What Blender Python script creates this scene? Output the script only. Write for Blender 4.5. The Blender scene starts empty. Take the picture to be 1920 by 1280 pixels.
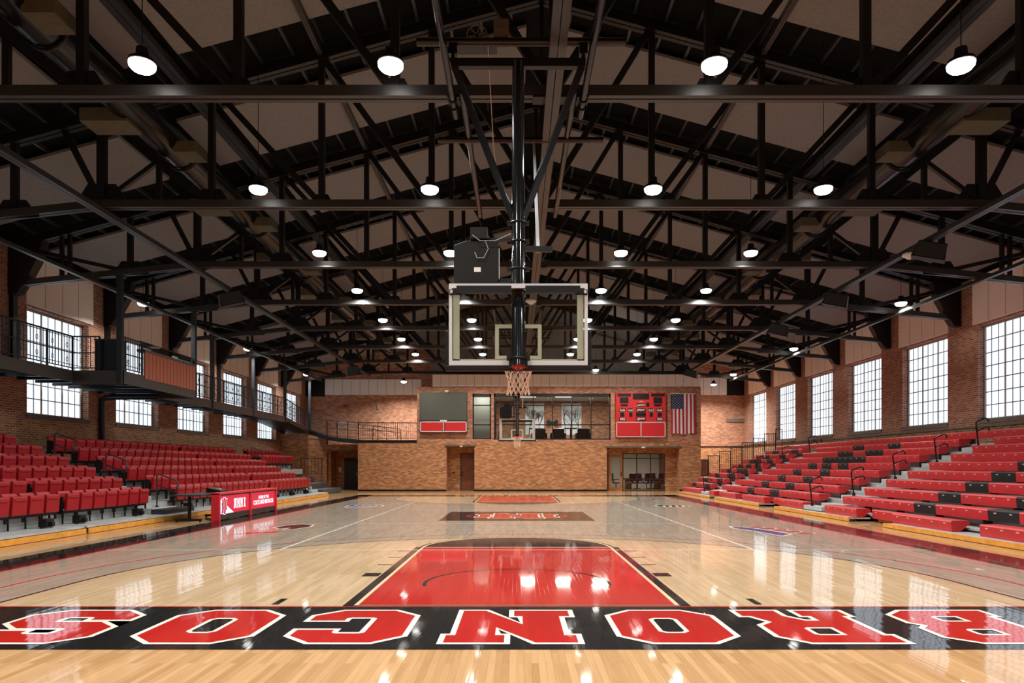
import bpy, bmesh, math, random
from mathutils import Vector, Matrix
from mathutils.geometry import tessellate_polygon

random.seed(7)
C = bpy.context.scene.collection
SC = bpy.context.scene
PI = math.pi

# ------------------------------------------------------------------ camera, view, world
FPX = 1310.0
VX, VY, CAMH = 969.0, 873.5, 1.59
cam_d = bpy.data.cameras.new('camera')
cam = bpy.data.objects.new('camera', cam_d)
C.objects.link(cam)
cam.location = (0, 0, CAMH)
cam.rotation_euler = (PI / 2, 0, 0)
cam_d.sensor_width = 36.0
cam_d.lens = 36.0 * FPX / 1920.0
cam_d.shift_x = -(VX - 960.0) / 1920.0
cam_d.shift_y = (VY - 640.0) / 1920.0
cam_d.clip_start = 0.05
cam_d.clip_end = 300
SC.camera = cam
SC.view_settings.view_transform = 'Standard'
SC.view_settings.look = 'None'
SC.view_settings.exposure = 0.0
SC.view_settings.gamma = 1.0
SC.view_settings.use_curve_mapping = False
world = bpy.data.worlds.new('world')
SC.world = world
world.use_nodes = True
world.node_tree.nodes['Background'].inputs[0].default_value = (0.75, 0.85, 1.0, 1)
world.node_tree.nodes['Background'].inputs[1].default_value = 0.6
cy = SC.cycles
cy.use_denoising = True
cy.max_bounces = 8
cy.diffuse_bounces = 4
cy.glossy_bounces = 4
cy.transmission_bounces = 6
cy.transparent_max_bounces = 12
cy.sample_clamp_indirect = 6.0
cy.caustics_reflective = False
cy.caustics_refractive = False

LAMP_W = 185.0          # watts of one high-bay lamp
WIN_E = 1.22            # brightness of the frosted window panes
AMBER = (1.0, 0.965, 0.90)

# ------------------------------------------------------------------ materials
MATS = {}


def nodes_of(m):
    m.use_nodes = True
    nt = m.node_tree
    return nt, nt.nodes['Principled BSDF']


def mat(name, col, rough=0.6, metal=0.0, emit=None, es=0.0, spec=0.5, noise=0.0, nscale=8.0, coat=0.0, bump=0.0):
    if name in MATS:
        return MATS[name]
    m = bpy.data.materials.new(name)
    nt, b = nodes_of(m)
    b.inputs['Base Color'].default_value = (*col, 1)
    b.inputs['Roughness'].default_value = rough
    b.inputs['Metallic'].default_value = metal
    b.inputs['Specular IOR Level'].default_value = spec
    b.inputs['Coat Weight'].default_value = coat
    if emit:
        b.inputs['Emission Color'].default_value = (*emit, 1)
        b.inputs['Emission Strength'].default_value = es
    if noise > 0 or bump > 0:
        tc = nt.nodes.new('ShaderNodeTexCoord')
        n = nt.nodes.new('ShaderNodeTexNoise')
        n.inputs['Scale'].default_value = nscale
        n.inputs['Detail'].default_value = 4
        nt.links.new(tc.outputs['Object'], n.inputs['Vector'])
        if noise > 0:
            r = nt.nodes.new('ShaderNodeMapRange')
            r.inputs['From Min'].default_value = 0.3
            r.inputs['From Max'].default_value = 0.7
            r.inputs['To Min'].default_value = 1 - noise
            r.inputs['To Max'].default_value = 1 + noise
            nt.links.new(n.outputs['Fac'], r.inputs['Value'])
            mx = nt.nodes.new('ShaderNodeVectorMath')
            mx.operation = 'SCALE'
            mx.inputs[0].default_value = col
            nt.links.new(r.outputs['Result'], mx.inputs['Scale'])
            nt.links.new(mx.outputs['Vector'], b.inputs['Base Color'])
        if bump > 0:
            bp = nt.nodes.new('ShaderNodeBump')
            bp.inputs['Strength'].default_value = bump
            bp.inputs['Distance'].default_value = 0.01
            nt.links.new(n.outputs['Fac'], bp.inputs['Height'])
            nt.links.new(bp.outputs['Normal'], b.inputs['Normal'])
    MATS[name] = m
    return m


def math_node(nt, op, a, b=None, clamp=False):
    n = nt.nodes.new('ShaderNodeMath')
    n.operation = op
    n.use_clamp = clamp
    for i, v in enumerate((a, b)):
        if v is None:
            continue
        if isinstance(v, (int, float)):
            n.inputs[i].default_value = v
        else:
            nt.links.new(v, n.inputs[i])
    return n.outputs[0]


def mix_col(nt, fac, a, b, mode='MIX'):
    n = nt.nodes.new('ShaderNodeMix')
    n.data_type = 'RGBA'
    n.blend_type = mode
    for s, v in ((n.inputs[0], fac), (n.inputs[6], a), (n.inputs[7], b)):
        if isinstance(v, (int, float)):
            s.default_value = v
        elif isinstance(v, tuple):
            s.default_value = (*v, 1) if len(v) == 3 else v
        else:
            nt.links.new(v, s)
    return n.outputs[2]


def wood_floor(name, c1, c2, tint_only=False, rough=0.55, coat_rough=0.05, var=1.0):
    """Lacquered strip floor; strips run along Y. Colour variation per board."""
    if name in MATS:
        return MATS[name]
    m = bpy.data.materials.new(name)
    nt, b = nodes_of(m)
    geo = nt.nodes.new('ShaderNodeNewGeometry')
    sep = nt.nodes.new('ShaderNodeSeparateXYZ')
    nt.links.new(geo.outputs['Position'], sep.inputs[0])
    com = nt.nodes.new('ShaderNodeCombineXYZ')
    nt.links.new(sep.outputs['Y'], com.inputs['X'])
    nt.links.new(sep.outputs['X'], com.inputs['Y'])
    br = nt.nodes.new('ShaderNodeTexBrick')
    br.inputs['Scale'].default_value = 1.0
    br.inputs['Brick Width'].default_value = 0.85
    br.inputs['Row Height'].default_value = 0.058
    br.inputs['Mortar Size'].default_value = 0.0012
    br.inputs['Mortar Smooth'].default_value = 0.3
    br.offset = 0.37
    br.inputs['Color1'].default_value = (0, 0, 0, 1)
    br.inputs['Color2'].default_value = (1, 1, 1, 1)
    br.inputs['Mortar'].default_value = (0.3, 0.3, 0.3, 1)
    nt.links.new(com.outputs[0], br.inputs['Vector'])
    gn = nt.nodes.new('ShaderNodeTexNoise')
    mp = nt.nodes.new('ShaderNodeMapping')
    mp.inputs['Scale'].default_value = (1.2, 26, 1)
    nt.links.new(com.outputs[0], mp.inputs['Vector'])
    nt.links.new(mp.outputs[0], gn.inputs['Vector'])
    gn.inputs['Scale'].default_value = 1.6
    gn.inputs['Detail'].default_value = 5
    f = math_node(nt, 'MULTIPLY', br.outputs['Color'], 0.6)
    g = math_node(nt, 'MULTIPLY', gn.outputs['Fac'], 0.55)
    f = math_node(nt, 'ADD', f, g)
    f = math_node(nt, 'SUBTRACT', f, 0.08, clamp=True)
    col = mix_col(nt, f, c1, c2)
    mort = math_node(nt, 'MULTIPLY', br.outputs['Fac'], 0.35)
    col = mix_col(nt, mort, col, (c1[0] * .35, c1[1] * .3, c1[2] * .25))
    nt.links.new(col, b.inputs['Base Color'])
    b.inputs['Roughness'].default_value = rough
    b.inputs['Specular IOR Level'].default_value = 0.03
    b.inputs['Coat Weight'].default_value = 0.78
    b.inputs['Coat Roughness'].default_value = coat_rough
    b.inputs['Coat IOR'].default_value = 1.58
    # every strip is cupped very slightly and the lacquer ripples along it
    xx = math_node(nt, 'DIVIDE', sep.outputs['X'], 0.058)
    wv = math_node(nt, 'SINE', math_node(nt, 'MULTIPLY', xx, 2 * PI))
    n2 = nt.nodes.new('ShaderNodeTexNoise')
    mp2 = nt.nodes.new('ShaderNodeMapping')
    mp2.inputs['Scale'].default_value = (0.8, 9, 1)
    nt.links.new(com.outputs[0], mp2.inputs['Vector'])
    nt.links.new(mp2.outputs[0], n2.inputs['Vector'])
    n2.inputs['Scale'].default_value = 1.4
    n2.inputs['Detail'].default_value = 3
    tilt = math_node(nt, 'SUBTRACT', math_node(nt, 'FRACT', xx), 0.5)
    tilt = math_node(nt, 'MULTIPLY', tilt, math_node(nt, 'SUBTRACT', br.outputs['Color'], 0.5))
    h = math_node(nt, 'ADD', math_node(nt, 'MULTIPLY', wv, 0.02), math_node(nt, 'MULTIPLY', n2.outputs['Fac'], 0.55))
    h = math_node(nt, 'ADD', h, math_node(nt, 'MULTIPLY', tilt, 0.9))
    bp = nt.nodes.new('ShaderNodeBump')
    bp.inputs['Strength'].default_value = 1.0
    bp.inputs['Distance'].default_value = 0.0009
    nt.links.new(h, bp.inputs['Height'])
    nt.links.new(bp.outputs['Normal'], b.inputs['Coat Normal'])
    nt.links.new(bp.outputs['Normal'], b.inputs['Normal'])
    MATS[name] = m
    return m


def paint(name, col, dark=0.75):
    return wood_floor(name, tuple(c * dark for c in col), col)


def brick(name, axis, low, high, split=3.08, mortar=(0.30, 0.22, 0.17)):
    """axis 'x': the wall runs along X; 'y': along Y. low/high = (dark, mid, light) colours."""
    m = bpy.data.materials.new(name)
    nt, b = nodes_of(m)
    geo = nt.nodes.new('ShaderNodeNewGeometry')
    sep = nt.nodes.new('ShaderNodeSeparateXYZ')
    nt.links.new(geo.outputs['Position'], sep.inputs[0])
    com = nt.nodes.new('ShaderNodeCombineXYZ')
    # faces that turn the corner (jambs) use the sum of both horizontals, so courses stay unbroken
    u = math_node(nt, 'ADD', sep.outputs['X'], sep.outputs['Y'])
    nt.links.new(u, com.inputs['X'])
    nt.links.new(sep.outputs['Z'], com.inputs['Y'])
    br = nt.nodes.new('ShaderNodeTexBrick')
    br.inputs['Scale'].default_value = 1.0
    br.inputs['Brick Width'].default_value = 0.25
    br.inputs['Row Height'].default_value = 0.076
    br.inputs['Mortar Size'].default_value = 0.011
    br.inputs['Mortar Smooth'].default_value = 0.2
    br.inputs['Color1'].default_value = (0, 0, 0, 1)
    br.inputs['Color2'].default_value = (1, 1, 1, 1)
    br.inputs['Mortar'].default_value = (0.4, 0.4, 0.4, 1)
    nt.links.new(com.outputs[0], br.inputs['Vector'])
    n = nt.nodes.new('ShaderNodeTexNoise')
    n.inputs['Scale'].default_value = 0.6
    n.inputs['Detail'].default_value = 6
    nt.links.new(geo.outputs['Position'], n.inputs['Vector'])
    rc = nt.nodes.new('ShaderNodeValToRGB')
    rh = nt.nodes.new('ShaderNodeValToRGB')
    for r, cols in ((rc, low), (rh, high)):
        r.color_ramp.elements[0].color = (*cols[0], 1)
        r.color_ramp.elements[0].position = 0.1
        r.color_ramp.elements[1].color = (*cols[2], 1)
        r.color_ramp.elements[1].position = 1.0
        e = r.color_ramp.elements.new(0.6)
        e.color = (*cols[1], 1)
    f = math_node(nt, 'ADD', math_node(nt, 'MULTIPLY', br.outputs['Color'], 0.7), math_node(nt, 'MULTIPLY', n.outputs['Fac'], 0.3))
    nt.links.new(f, rc.inputs[0])
    nt.links.new(f, rh.inputs[0])
    st = math_node(nt, 'GREATER_THAN', sep.outputs['Z'], split)
    col = mix_col(nt, st, rc.outputs[0], rh.outputs[0])
    mf = math_node(nt, 'MULTIPLY', br.outputs['Fac'], 0.75)
    col = mix_col(nt, mf, col, mortar)
    nt.links.new(col, b.inputs['Base Color'])
    b.inputs['Roughness'].default_value = 0.85
    bp = nt.nodes.new('ShaderNodeBump')
    bp.inputs['Strength'].default_value = 0.1 if axis == 'x' else 0.3
    bp.inputs['Distance'].default_value = 0.01
    bp.invert = True
    nt.links.new(br.outputs['Fac'], bp.inputs['Height'])
    nt.links.new(bp.outputs['Normal'], b.inputs['Normal'])
    MATS[name] = m
    return m


def glass(name, tint=(0.9, 0.95, 0.95), k=1.0):
    m = bpy.data.materials.new(name)
    m.use_nodes = True
    nt = m.node_tree
    nt.nodes.clear()
    o = nt.nodes.new('ShaderNodeOutputMaterial')
    t = nt.nodes.new('ShaderNodeBsdfTransparent')
    t.inputs[0].default_value = (*tint, 1)
    g = nt.nodes.new('ShaderNodeBsdfGlossy')
    g.inputs['Roughness'].default_value = 0.02
    fr = nt.nodes.new('ShaderNodeFresnel')
    fr.inputs[0].default_value = 1.5
    f = math_node(nt, 'MULTIPLY', fr.outputs[0], k)
    mx = nt.nodes.new('ShaderNodeMixShader')
    nt.links.new(f, mx.inputs[0])
    nt.links.new(t.outputs[0], mx.inputs[1])
    nt.links.new(g.outputs[0], mx.inputs[2])
    nt.links.new(mx.outputs[0], o.inputs[0])
    MATS[name] = m
    return m


def frosted(name):
    """Translucent fluted panes lit by the daylight behind them."""
    m = bpy.data.materials.new(name)
    nt, b = nodes_of(m)
    geo = nt.nodes.new('ShaderNodeNewGeometry')
    sep = nt.nodes.new('ShaderNodeSeparateXYZ')
    nt.links.new(geo.outputs['Position'], sep.inputs[0])
    w = math_node(nt, 'SINE', math_node(nt, 'MULTIPLY', sep.outputs['Y'], 26.0))
    n = nt.nodes.new('ShaderNodeTexNoise')
    n.inputs['Scale'].default_value = 0.7
    nt.links.new(geo.outputs['Position'], n.inputs['Vector'])
    s = math_node(nt, 'ADD', math_node(nt, 'MULTIPLY', w, 0.05), math_node(nt, 'MULTIPLY', n.outputs['Fac'], 0.45))
    s = math_node(nt, 'ADD', s, 0.78)
    s = math_node(nt, 'MULTIPLY', s, WIN_E)
    b.inputs['Base Color'].default_value = (0.5, 0.55, 0.6, 1)
    b.inputs['Roughness'].default_value = 0.35
    b.inputs['Emission Color'].default_value = (0.76, 0.87, 0.97, 1)
    nt.links.new(s, b.inputs['Emission Strength'])
    MATS[name] = m
    return m


M_maple = wood_floor('maple_natural', (0.36, 0.19, 0.075), (0.60, 0.37, 0.185))
M_maple_light = wood_floor('maple_pale', (0.40, 0.27, 0.145), (0.57, 0.42, 0.265))
M_grey_wood = wood_floor('maple_grey_stain', (0.24, 0.20, 0.155), (0.37, 0.315, 0.25))
M_pblack = paint('court_paint_black', (0.006, 0.005, 0.005))
M_pred = paint('court_paint_red', (0.44, 0.010, 0.006), 0.85)
M_pwhite = paint('court_paint_white', (0.80, 0.77, 0.70), 0.92)
M_pbrown = paint('court_paint_maroon', (0.10, 0.02, 0.018), 0.8)
M_pblue = paint('court_paint_blue', (0.05, 0.06, 0.22), 0.8)
M_pcream = paint('court_paint_cream', (0.72, 0.55, 0.36), 0.9)
LOWB = ((0.24, 0.090, 0.030), (0.50, 0.20, 0.066), (0.74, 0.40, 0.15))
HIGHB = ((0.24, 0.088, 0.045), (0.50, 0.215, 0.115), (0.66, 0.35, 0.21))
M_brick = brick('brick_wall', 'x', LOWB, HIGHB)
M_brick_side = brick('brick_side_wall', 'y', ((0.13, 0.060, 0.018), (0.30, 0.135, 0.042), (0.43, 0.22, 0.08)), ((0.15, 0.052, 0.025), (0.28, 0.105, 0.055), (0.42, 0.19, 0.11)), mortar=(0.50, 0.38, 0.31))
M_steel = mat('black_steel', (0.006, 0.006, 0.0065), 0.42, 0.0, spec=0.35, noise=0.15, nscale=3)
M_chord = mat('black_steel_bounce_lit', (0.026, 0.024, 0.023), 0.4, 0.0)  # same black steel, lightened: floor bounce on the undersides put into the colour
M_steel2 = mat('black_steel_satin', (0.010, 0.010, 0.012), 0.22, 0.3)
M_dgrey = mat('dark_grey_steel', (0.035, 0.038, 0.042), 0.4, 0.2)
M_deck = mat('roof_deck', (0.006, 0.006, 0.006), 0.9, spec=0.1, noise=0.2)
M_gable = mat('gable_panel', (0.34, 0.28, 0.24), 0.95, noise=0.08, nscale=14)
M_acou = mat('acoustic_panel', (0.205, 0.193, 0.192), 0.95, noise=0.10, nscale=14, bump=0.2)
M_wallpan = mat('wall_acoustic_panel', (0.86, 0.78, 0.72), 0.95, noise=0.07, nscale=20, bump=0.2)
M_whitepan = mat('white_wall_panel', (0.85, 0.83, 0.81), 0.9, noise=0.04, nscale=10)
M_joint = mat('panel_joint', (0.12, 0.09, 0.07), 0.9)
M_duct = mat('spiral_duct', (0.014, 0.014, 0.013), 0.25, 0.6)
M_olive = mat('duct_grille', (0.085, 0.075, 0.045), 0.7, noise=0.15)
M_wframe = mat('window_frame_grey', (0.40, 0.38, 0.36), 0.5)
M_muntin = mat('window_muntin_grey', (0.20, 0.22, 0.25), 0.5)
M_sill = mat('stone_sill', (0.14, 0.12, 0.10), 0.8, noise=0.2)
M_frost = frosted('frosted_pane')
M_seatred = mat('red_seat_plastic', (0.31, 0.008, 0.013), 0.42, spec=0.35, noise=0.06, nscale=5)
M_benchred = mat('red_bench_plastic', (0.50, 0.022, 0.028), 0.40, noise=0.08, nscale=4)
M_benchblack = mat('black_bench_plastic', (0.012, 0.013, 0.014), 0.5, spec=0.3)
M_tag = mat('seat_number_tag', (0.45, 0.40, 0.38), 0.5)
M_alu = mat('aluminium_deck', (0.46, 0.485, 0.485), 0.45, 0.15, noise=0.18, nscale=3)
M_dkdeck = mat('bleacher_understructure', (0.02, 0.02, 0.02), 0.7)
M_board = mat('orange_kickboard', (0.66, 0.30, 0.045), 0.45, noise=0.18, nscale=7)
M_blk = mat('black_plastic', (0.008, 0.008, 0.008), 0.45, spec=0.25)
M_pole = mat('glossy_black_pole', (0.008, 0.009, 0.011), 0.12, 0.0, coat=1.0)
M_silver = mat('aluminium_frame', (0.62, 0.64, 0.68), 0.35, 0.25)
M_whitepaint = mat('white_enamel', (0.86, 0.86, 0.72), 0.5)
def _translucent(m):
    nt = m.node_tree
    b = nt.nodes['Principled BSDF']
    o = [n for n in nt.nodes if n.type == 'OUTPUT_MATERIAL'][0]
    t = nt.nodes.new('ShaderNodeBsdfTranslucent')
    t.inputs[0].default_value = (.9, .9, .78, 1)
    mx = nt.nodes.new('ShaderNodeMixShader')
    mx.inputs[0].default_value = .55
    nt.links.new(b.outputs[0], mx.inputs[1])
    nt.links.new(t.outputs[0], mx.inputs[2])
    nt.links.new(mx.outputs[0], o.inputs[0])


_translucent(M_whitepaint)
M_rim = mat('red_rim', (0.75, 0.05, 0.03), 0.4)
M_net = mat('cord_net', (0.90, 0.76, 0.63), 0.8)
M_glass = glass('backboard_glass', (0.88, 0.92, 0.92), 1.0)
M_wglass = glass('interior_glass', (0.85, 0.88, 0.88), 0.9)
M_lens = mat('lamp_lens', (0.9, 0.9, 0.85), 0.4, emit=(1.0, 0.98, 0.92), es=9)
M_signred = mat('sign_red', (0.55, 0.015, 0.03), 0.45)
M_ledred = mat('led_red', (0.3, 0.01, 0.03), 0.4, emit=(0.62, 0.012, 0.045), es=0.8)
M_ledwhite = mat('led_white', (0.6, 0.7, 0.8), 0.4, emit=(0.80, 0.93, 1.0), es=.8)
M_ledoff = mat('led_off', (0.03, 0.018, 0.010), 0.6)
M_scored = mat('scoreboard_red', (0.56, 0.018, 0.022), 0.5)
M_sdark = mat('scoreboard_digit_window', (0.012, 0.010, 0.009), 0.4)
M_swhite = mat('scoreboard_lettering', (0.75, 0.75, 0.70), 0.5)
M_video = mat('video_board_screen', (0.075, 0.080, 0.062), 0.5, noise=0.06, nscale=2)
M_wood = mat('stained_wood_door', (0.17, 0.052, 0.020), 0.45, noise=0.25, nscale=5)
M_woodlight = mat('oak_door', (0.42, 0.16, 0.05), 0.45, noise=0.2, nscale=5)
M_bronze = mat('bronze_frame', (0.018, 0.015, 0.013), 0.45)
M_lintel = mat('steel_lintel', (0.11, 0.085, 0.06), 0.6)
M_copperpan = mat('copper_corrugated_panel', (0.40, 0.13, 0.075), 0.55, noise=0.08)
M_bluebox = mat('dark_blue_cabinet', (0.012, 0.022, 0.035), 0.45)
M_plaster = mat('office_plaster', (0.55, 0.55, 0.50), 0.8)
M_leather = mat('black_leather', (0.02, 0.02, 0.02), 0.4)
M_flagred = mat('flag_red', (0.42, 0.012, 0.03), 0.8)
M_flagwhite = mat('flag_white', (0.72, 0.68, 0.66), 0.8)
M_flagblue = mat('flag_blue', (0.010, 0.020, 0.085), 0.8)
M_exit = mat('exit_red', (0.5, 0.0, 0.0), 0.5, emit=(1.0, 0.02, 0.02), es=1.2)
M_white = mat('white_plastic', (0.75, 0.74, 0.70), 0.5)

# ------------------------------------------------------------------ mesh building


class MB:
    def __init__(self):
        self.v, self.f, self.mi = [], [], []

    def add(self, vs, fs, mi=0):
        b = len(self.v)
        self.v.extend(Vector(p) for p in vs)
        for f in fs:
            self.f.append(tuple(b + i for i in f))
            self.mi.append(mi)
        return self

    def box(self, x0, x1, y0, y1, z0, z1, mi=0):
        x0, x1 = min(x0, x1), max(x0, x1)
        y0, y1 = min(y0, y1), max(y0, y1)
        z0, z1 = min(z0, z1), max(z0, z1)
        return self.add([(x0, y0, z0), (x1, y0, z0), (x1, y1, z0), (x0, y1, z0), (x0, y0, z1), (x1, y0, z1), (x1, y1, z1), (x0, y1, z1)],
                        [(0, 3, 2, 1), (4, 5, 6, 7), (0, 1, 5, 4), (1, 2, 6, 5), (2, 3, 7, 6), (3, 0, 4, 7)], mi)

    def bar(self, p, q, w, h, up=(0, 0, 1), mi=0):
        p, q = Vector(p), Vector(q)
        d = (q - p).normalized()
        u = Vector(up)
        s = d.cross(u)
        if s.length < 1e-4:
            s = d.cross(Vector((1, 0, 0)))
        s.normalize()
        u = s.cross(d).normalized()
        vs = []
        for e in (p, q):
            for a, c in ((-1, -1), (1, -1), (1, 1), (-1, 1)):
                vs.append(e + s * (a * w / 2) + u * (c * h / 2))
        return self.add(vs, [(3, 2, 1, 0), (4, 5, 6, 7), (0, 1, 5, 4), (1, 2, 6, 5), (2, 3, 7, 6), (3, 0, 4, 7)], mi)

    def tube(self, pts, r, n=8, mi=0, cap=True, closed=False):
        pts = [Vector(p) for p in pts]
        rings = []
        prev = None
        N = len(pts)
        for i, p in enumerate(pts):
            if closed:
                d = (pts[(i + 1) % N] - pts[i - 1]).normalized()
            elif i == 0:
                d = (pts[1] - p).normalized()
            elif i == N - 1:
                d = (p - pts[i - 1]).normalized()
            else:
                d = ((pts[i + 1] - p).normalized() + (p - pts[i - 1]).normalized()).normalized()
            if prev is None:
                a = d.cross(Vector((0, 0, 1)))
                if a.length < 1e-3:
                    a = d.cross(Vector((1, 0, 0)))
            else:
                a = prev - d * prev.dot(d)
            a.normalize()
            prev = a
            b = d.cross(a)
            rr = r[i] if isinstance(r, (list, tuple)) else r
            rings.append([p + a * (math.cos(2 * PI * k / n) * rr) + b * (math.sin(2 * PI * k / n) * rr) for k in range(n)])
        vs = [v for g in rings for v in g]
        fs = []
        for i in range(N if closed else N - 1):
            j = (i + 1) % N
            for k in range(n):
                k2 = (k + 1) % n
                fs.append((i * n + k, i * n + k2, j * n + k2, j * n + k))
        if cap and not closed:
            fs.append(tuple(range(n)))
            fs.append(tuple((N - 1) * n + k for k in range(n))[::-1])
        return self.add(vs, fs, mi)

    def lathe(self, prof, c=(0, 0, 0), n=16, mi=0):
        """prof: (radius, z) from top to bottom or back; revolved about Z at c."""
        vs, fs = [], []
        for r, z in prof:
            for k in range(n):
                a = 2 * PI * k / n
                vs.append((c[0] + r * math.cos(a), c[1] + r * math.sin(a), c[2] + z))
        for i in range(len(prof) - 1):
            for k in range(n):
                k2 = (k + 1) % n
                fs.append((i * n + k, i * n + k2, (i + 1) * n + k2, (i + 1) * n + k))
        fs.append(tuple(range(n))[::-1])
        fs.append(tuple((len(prof) - 1) * n + k for k in range(n)))
        return self.add(vs, fs, mi)

    def prism(self, poly, axis, a, b, mi=0):
        """poly: 2-D outline; axis 'x','y','z' = extrusion axis from a to b."""
        n = len(poly)

        def P(u, v, w):
            return (w, u, v) if axis == 'x' else ((u, w, v) if axis == 'y' else (u, v, w))
        vs = [P(u, v, a) for u, v in poly] + [P(u, v, b) for u, v in poly]
        fs = [(i, (i + 1) % n, n + (i + 1) % n, n + i) for i in range(n)]
        tri = tessellate_polygon([[Vector((u, v, 0)) for u, v in poly]])
        for t in tri:
            fs.append(tuple(t))
            fs.append(tuple(n + i for i in reversed(t)))
        return self.add(vs, fs, mi)

    def flat(self, loops, z, mi=0, tf=None):
        """2-D loops (outer, holes...) filled at height z, facing up."""
        ls = [[Vector((u, v, 0)) for u, v in l] for l in loops]
        tri = tessellate_polygon(ls)
        allp = [p for l in ls for p in l]
        vs = [(p.x, p.y, z) for p in allp]
        fs = []
        for t in tri:
            a, b, c = (allp[i] for i in t)
            cr = (b.x - a.x) * (c.y - a.y) - (b.y - a.y) * (c.x - a.x)
            fs.append(tuple(t) if cr > 0 else tuple(reversed(t)))
        return self.add(vs, fs, mi)

    def build(self, name, mats, parent=None, smooth=False, bevel=0.0, recalc=True):
        off = parent.matrix_world.translation if parent is not None else Vector((0, 0, 0))
        if parent is not None:
            off = Vector(parent['_o']) if '_o' in parent else Vector((0, 0, 0))
        me = bpy.data.meshes.new(name)
        me.from_pydata([tuple(v - off) for v in self.v], [], self.f)
        if not isinstance(mats, (list, tuple)):
            mats = [mats]
        for m in mats:
            me.materials.append(m)
        if len(mats) > 1:
            for p, i in zip(me.polygons, self.mi):
                p.material_index = i
        if recalc:
            bm = bmesh.new()
            bm.from_mesh(me)
            bmesh.ops.recalc_face_normals(bm, faces=bm.faces)
            bm.to_mesh(me)
            bm.free()
        if smooth:
            for p in me.polygons:
                p.use_smooth = True
            try:
                me.set_sharp_from_angle(angle=math.radians(40))
            except Exception:
                pass
        o = bpy.data.objects.new(name, me)
        C.objects.link(o)
        if parent is not None:
            o.parent = parent
            o['_o'] = tuple(off)
        if bevel > 0:
            md = o.modifiers.new('bevel', 'BEVEL')
            md.width = bevel
            md.segments = 2
            md.limit_method = 'ANGLE'
        return o


def empty(name, loc):
    o = bpy.data.objects.new(name, None)
    o.empty_display_size = 0.2
    o.location = loc
    o['_o'] = tuple(loc)
    C.objects.link(o)
    return o


def tag(o, label, cat, group=None):
    o['label'] = label
    o['category'] = cat
    if group:
        o['group'] = group
    return o


def struct(o):
    o['kind'] = 'structure'
    return o


def copy_tree(o, parent=None):
    c = o.copy()
    C.objects.link(c)
    if parent is not None:
        c.parent = parent
    for ch in list(o.children):
        copy_tree(ch, c)
    return c


def text_mesh(s, size, weight=0.0, sx=1.0, shear=0.0):
    """Flat text mesh as (verts2d, faces), centred at the origin."""
    cu = bpy.data.curves.new('t', 'FONT')
    cu.body = s
    cu.size = size
    cu.offset = weight
    cu.align_x = 'CENTER'
    cu.resolution_u = 2
    ob = bpy.data.objects.new('t', cu)
    C.objects.link(ob)
    dg = bpy.context.evaluated_depsgraph_get()
    me = bpy.data.meshes.new_from_object(ob.evaluated_get(dg))
    vs = [(v.co.x * sx, v.co.y) for v in me.vertices]
    fs = [tuple(p.vertices) for p in me.polygons]
    bpy.data.objects.remove(ob)
    bpy.data.curves.remove(cu)
    if vs:
        xs = [v[0] for v in vs]
        ys = [v[1] for v in vs]
        cx, cyy = (min(xs) + max(xs)) / 2, (min(ys) + max(ys)) / 2
        vs = [(a - cx, b - cyy) for a, b in vs]
    return vs, fs


def ordn(n):
    d = ['first', 'second', 'third', 'fourth', 'fifth', 'sixth', 'seventh', 'eighth', 'ninth', 'tenth', 'eleventh', 'twelfth',
         'thirteenth', 'fourteenth', 'fifteenth', 'sixteenth', 'seventeenth', 'eighteenth', 'nineteenth', 'twentieth']
    if n <= 20:
        return d[n - 1]
    t = {2: 'twenty', 3: 'thirty', 4: 'forty'}[n // 10]
    return t + ('-' + d[n % 10 - 1] if n % 10 else 'ieth')


# ------------------------------------------------------------------ dimensions
BAY = 5.05
XC = 0.6                       # building centre line
XR, XL = 17.1, -15.9           # inner faces of the side piers
DW = 44.3                      # face of the end volume
DB = 52.6                      # rear wall
DN = -8.0                      # wall behind the camera
TD = [(k + 1.35) * BAY for k in range(0, 9)]
ROOFZ = 13.25
SL = 0.27


def roofz(x):
    return ROOFZ - SL * abs(x - XC)


def WX(px, D=DW):
    return (px - VX) * D / FPX


def WZ(py, D=DW):
    return CAMH + (VY - py) * D / FPX


# ------------------------------------------------------------------ floor and its markings
Y0 = 7.92                      # near baseline
MID = Y0 + 14.325
YF = 2 * MID - Y0
floor = struct(MB().box(XL - 0.6, XR + 0.6, DN, DB + 0.3, -0.3, 0).build('floor', M_maple))
zl = [0.0]


def decal(name, mb_fn, m, zlev):
    mb = MB()
    mb_fn(mb, 0.0006 * zlev)
    return struct(mb.build(name, m, floor, recalc=False))


def rect(mb, z, x0, x1, y0, y1):
    mb.flat([[(x0, y0), (x1, y0), (x1, y1), (x0, y1)]], z)


def arc(cx, cy, r, a0, a1, n=48):
    return [(cx + r * math.cos(a0 + (a1 - a0) * i / n), cy + r * math.sin(a0 + (a1 - a0) * i / n)) for i in range(n + 1)]


def three_pt(r, straight_to, y_base, sgn):
    """outline of a three-point area for the end at y_base; sgn +1 near end, -1 far end."""
    cyy = y_base + sgn * 1.6
    a = arc(0, 0, r, 0, PI, 64)
    pts = [(r, -1.6 * 1.0)] + a + [(-r, -1.6)]
    return [(x, cyy + sgn * y) for x, y in pts]


def band(mb, z, pts, w):
    """open polyline band of width w in the plane."""
    n = len(pts)
    L, R = [], []
    for i, p in enumerate(pts):
        a = pts[max(0, i - 1)]
        b = pts[min(n - 1, i + 1)]
        dx, dy = b[0] - a[0], b[1] - a[1]
        l = math.hypot(dx, dy) or 1
        nx, ny = -dy / l * w / 2, dx / l * w / 2
        L.append((p[0] + nx, p[1] + ny, z))
        R.append((p[0] - nx, p[1] - ny, z))
    for i in range(n - 1):
        mb.add([L[i], R[i], R[i + 1], L[i + 1]], [(0, 1, 2, 3)])


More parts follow.
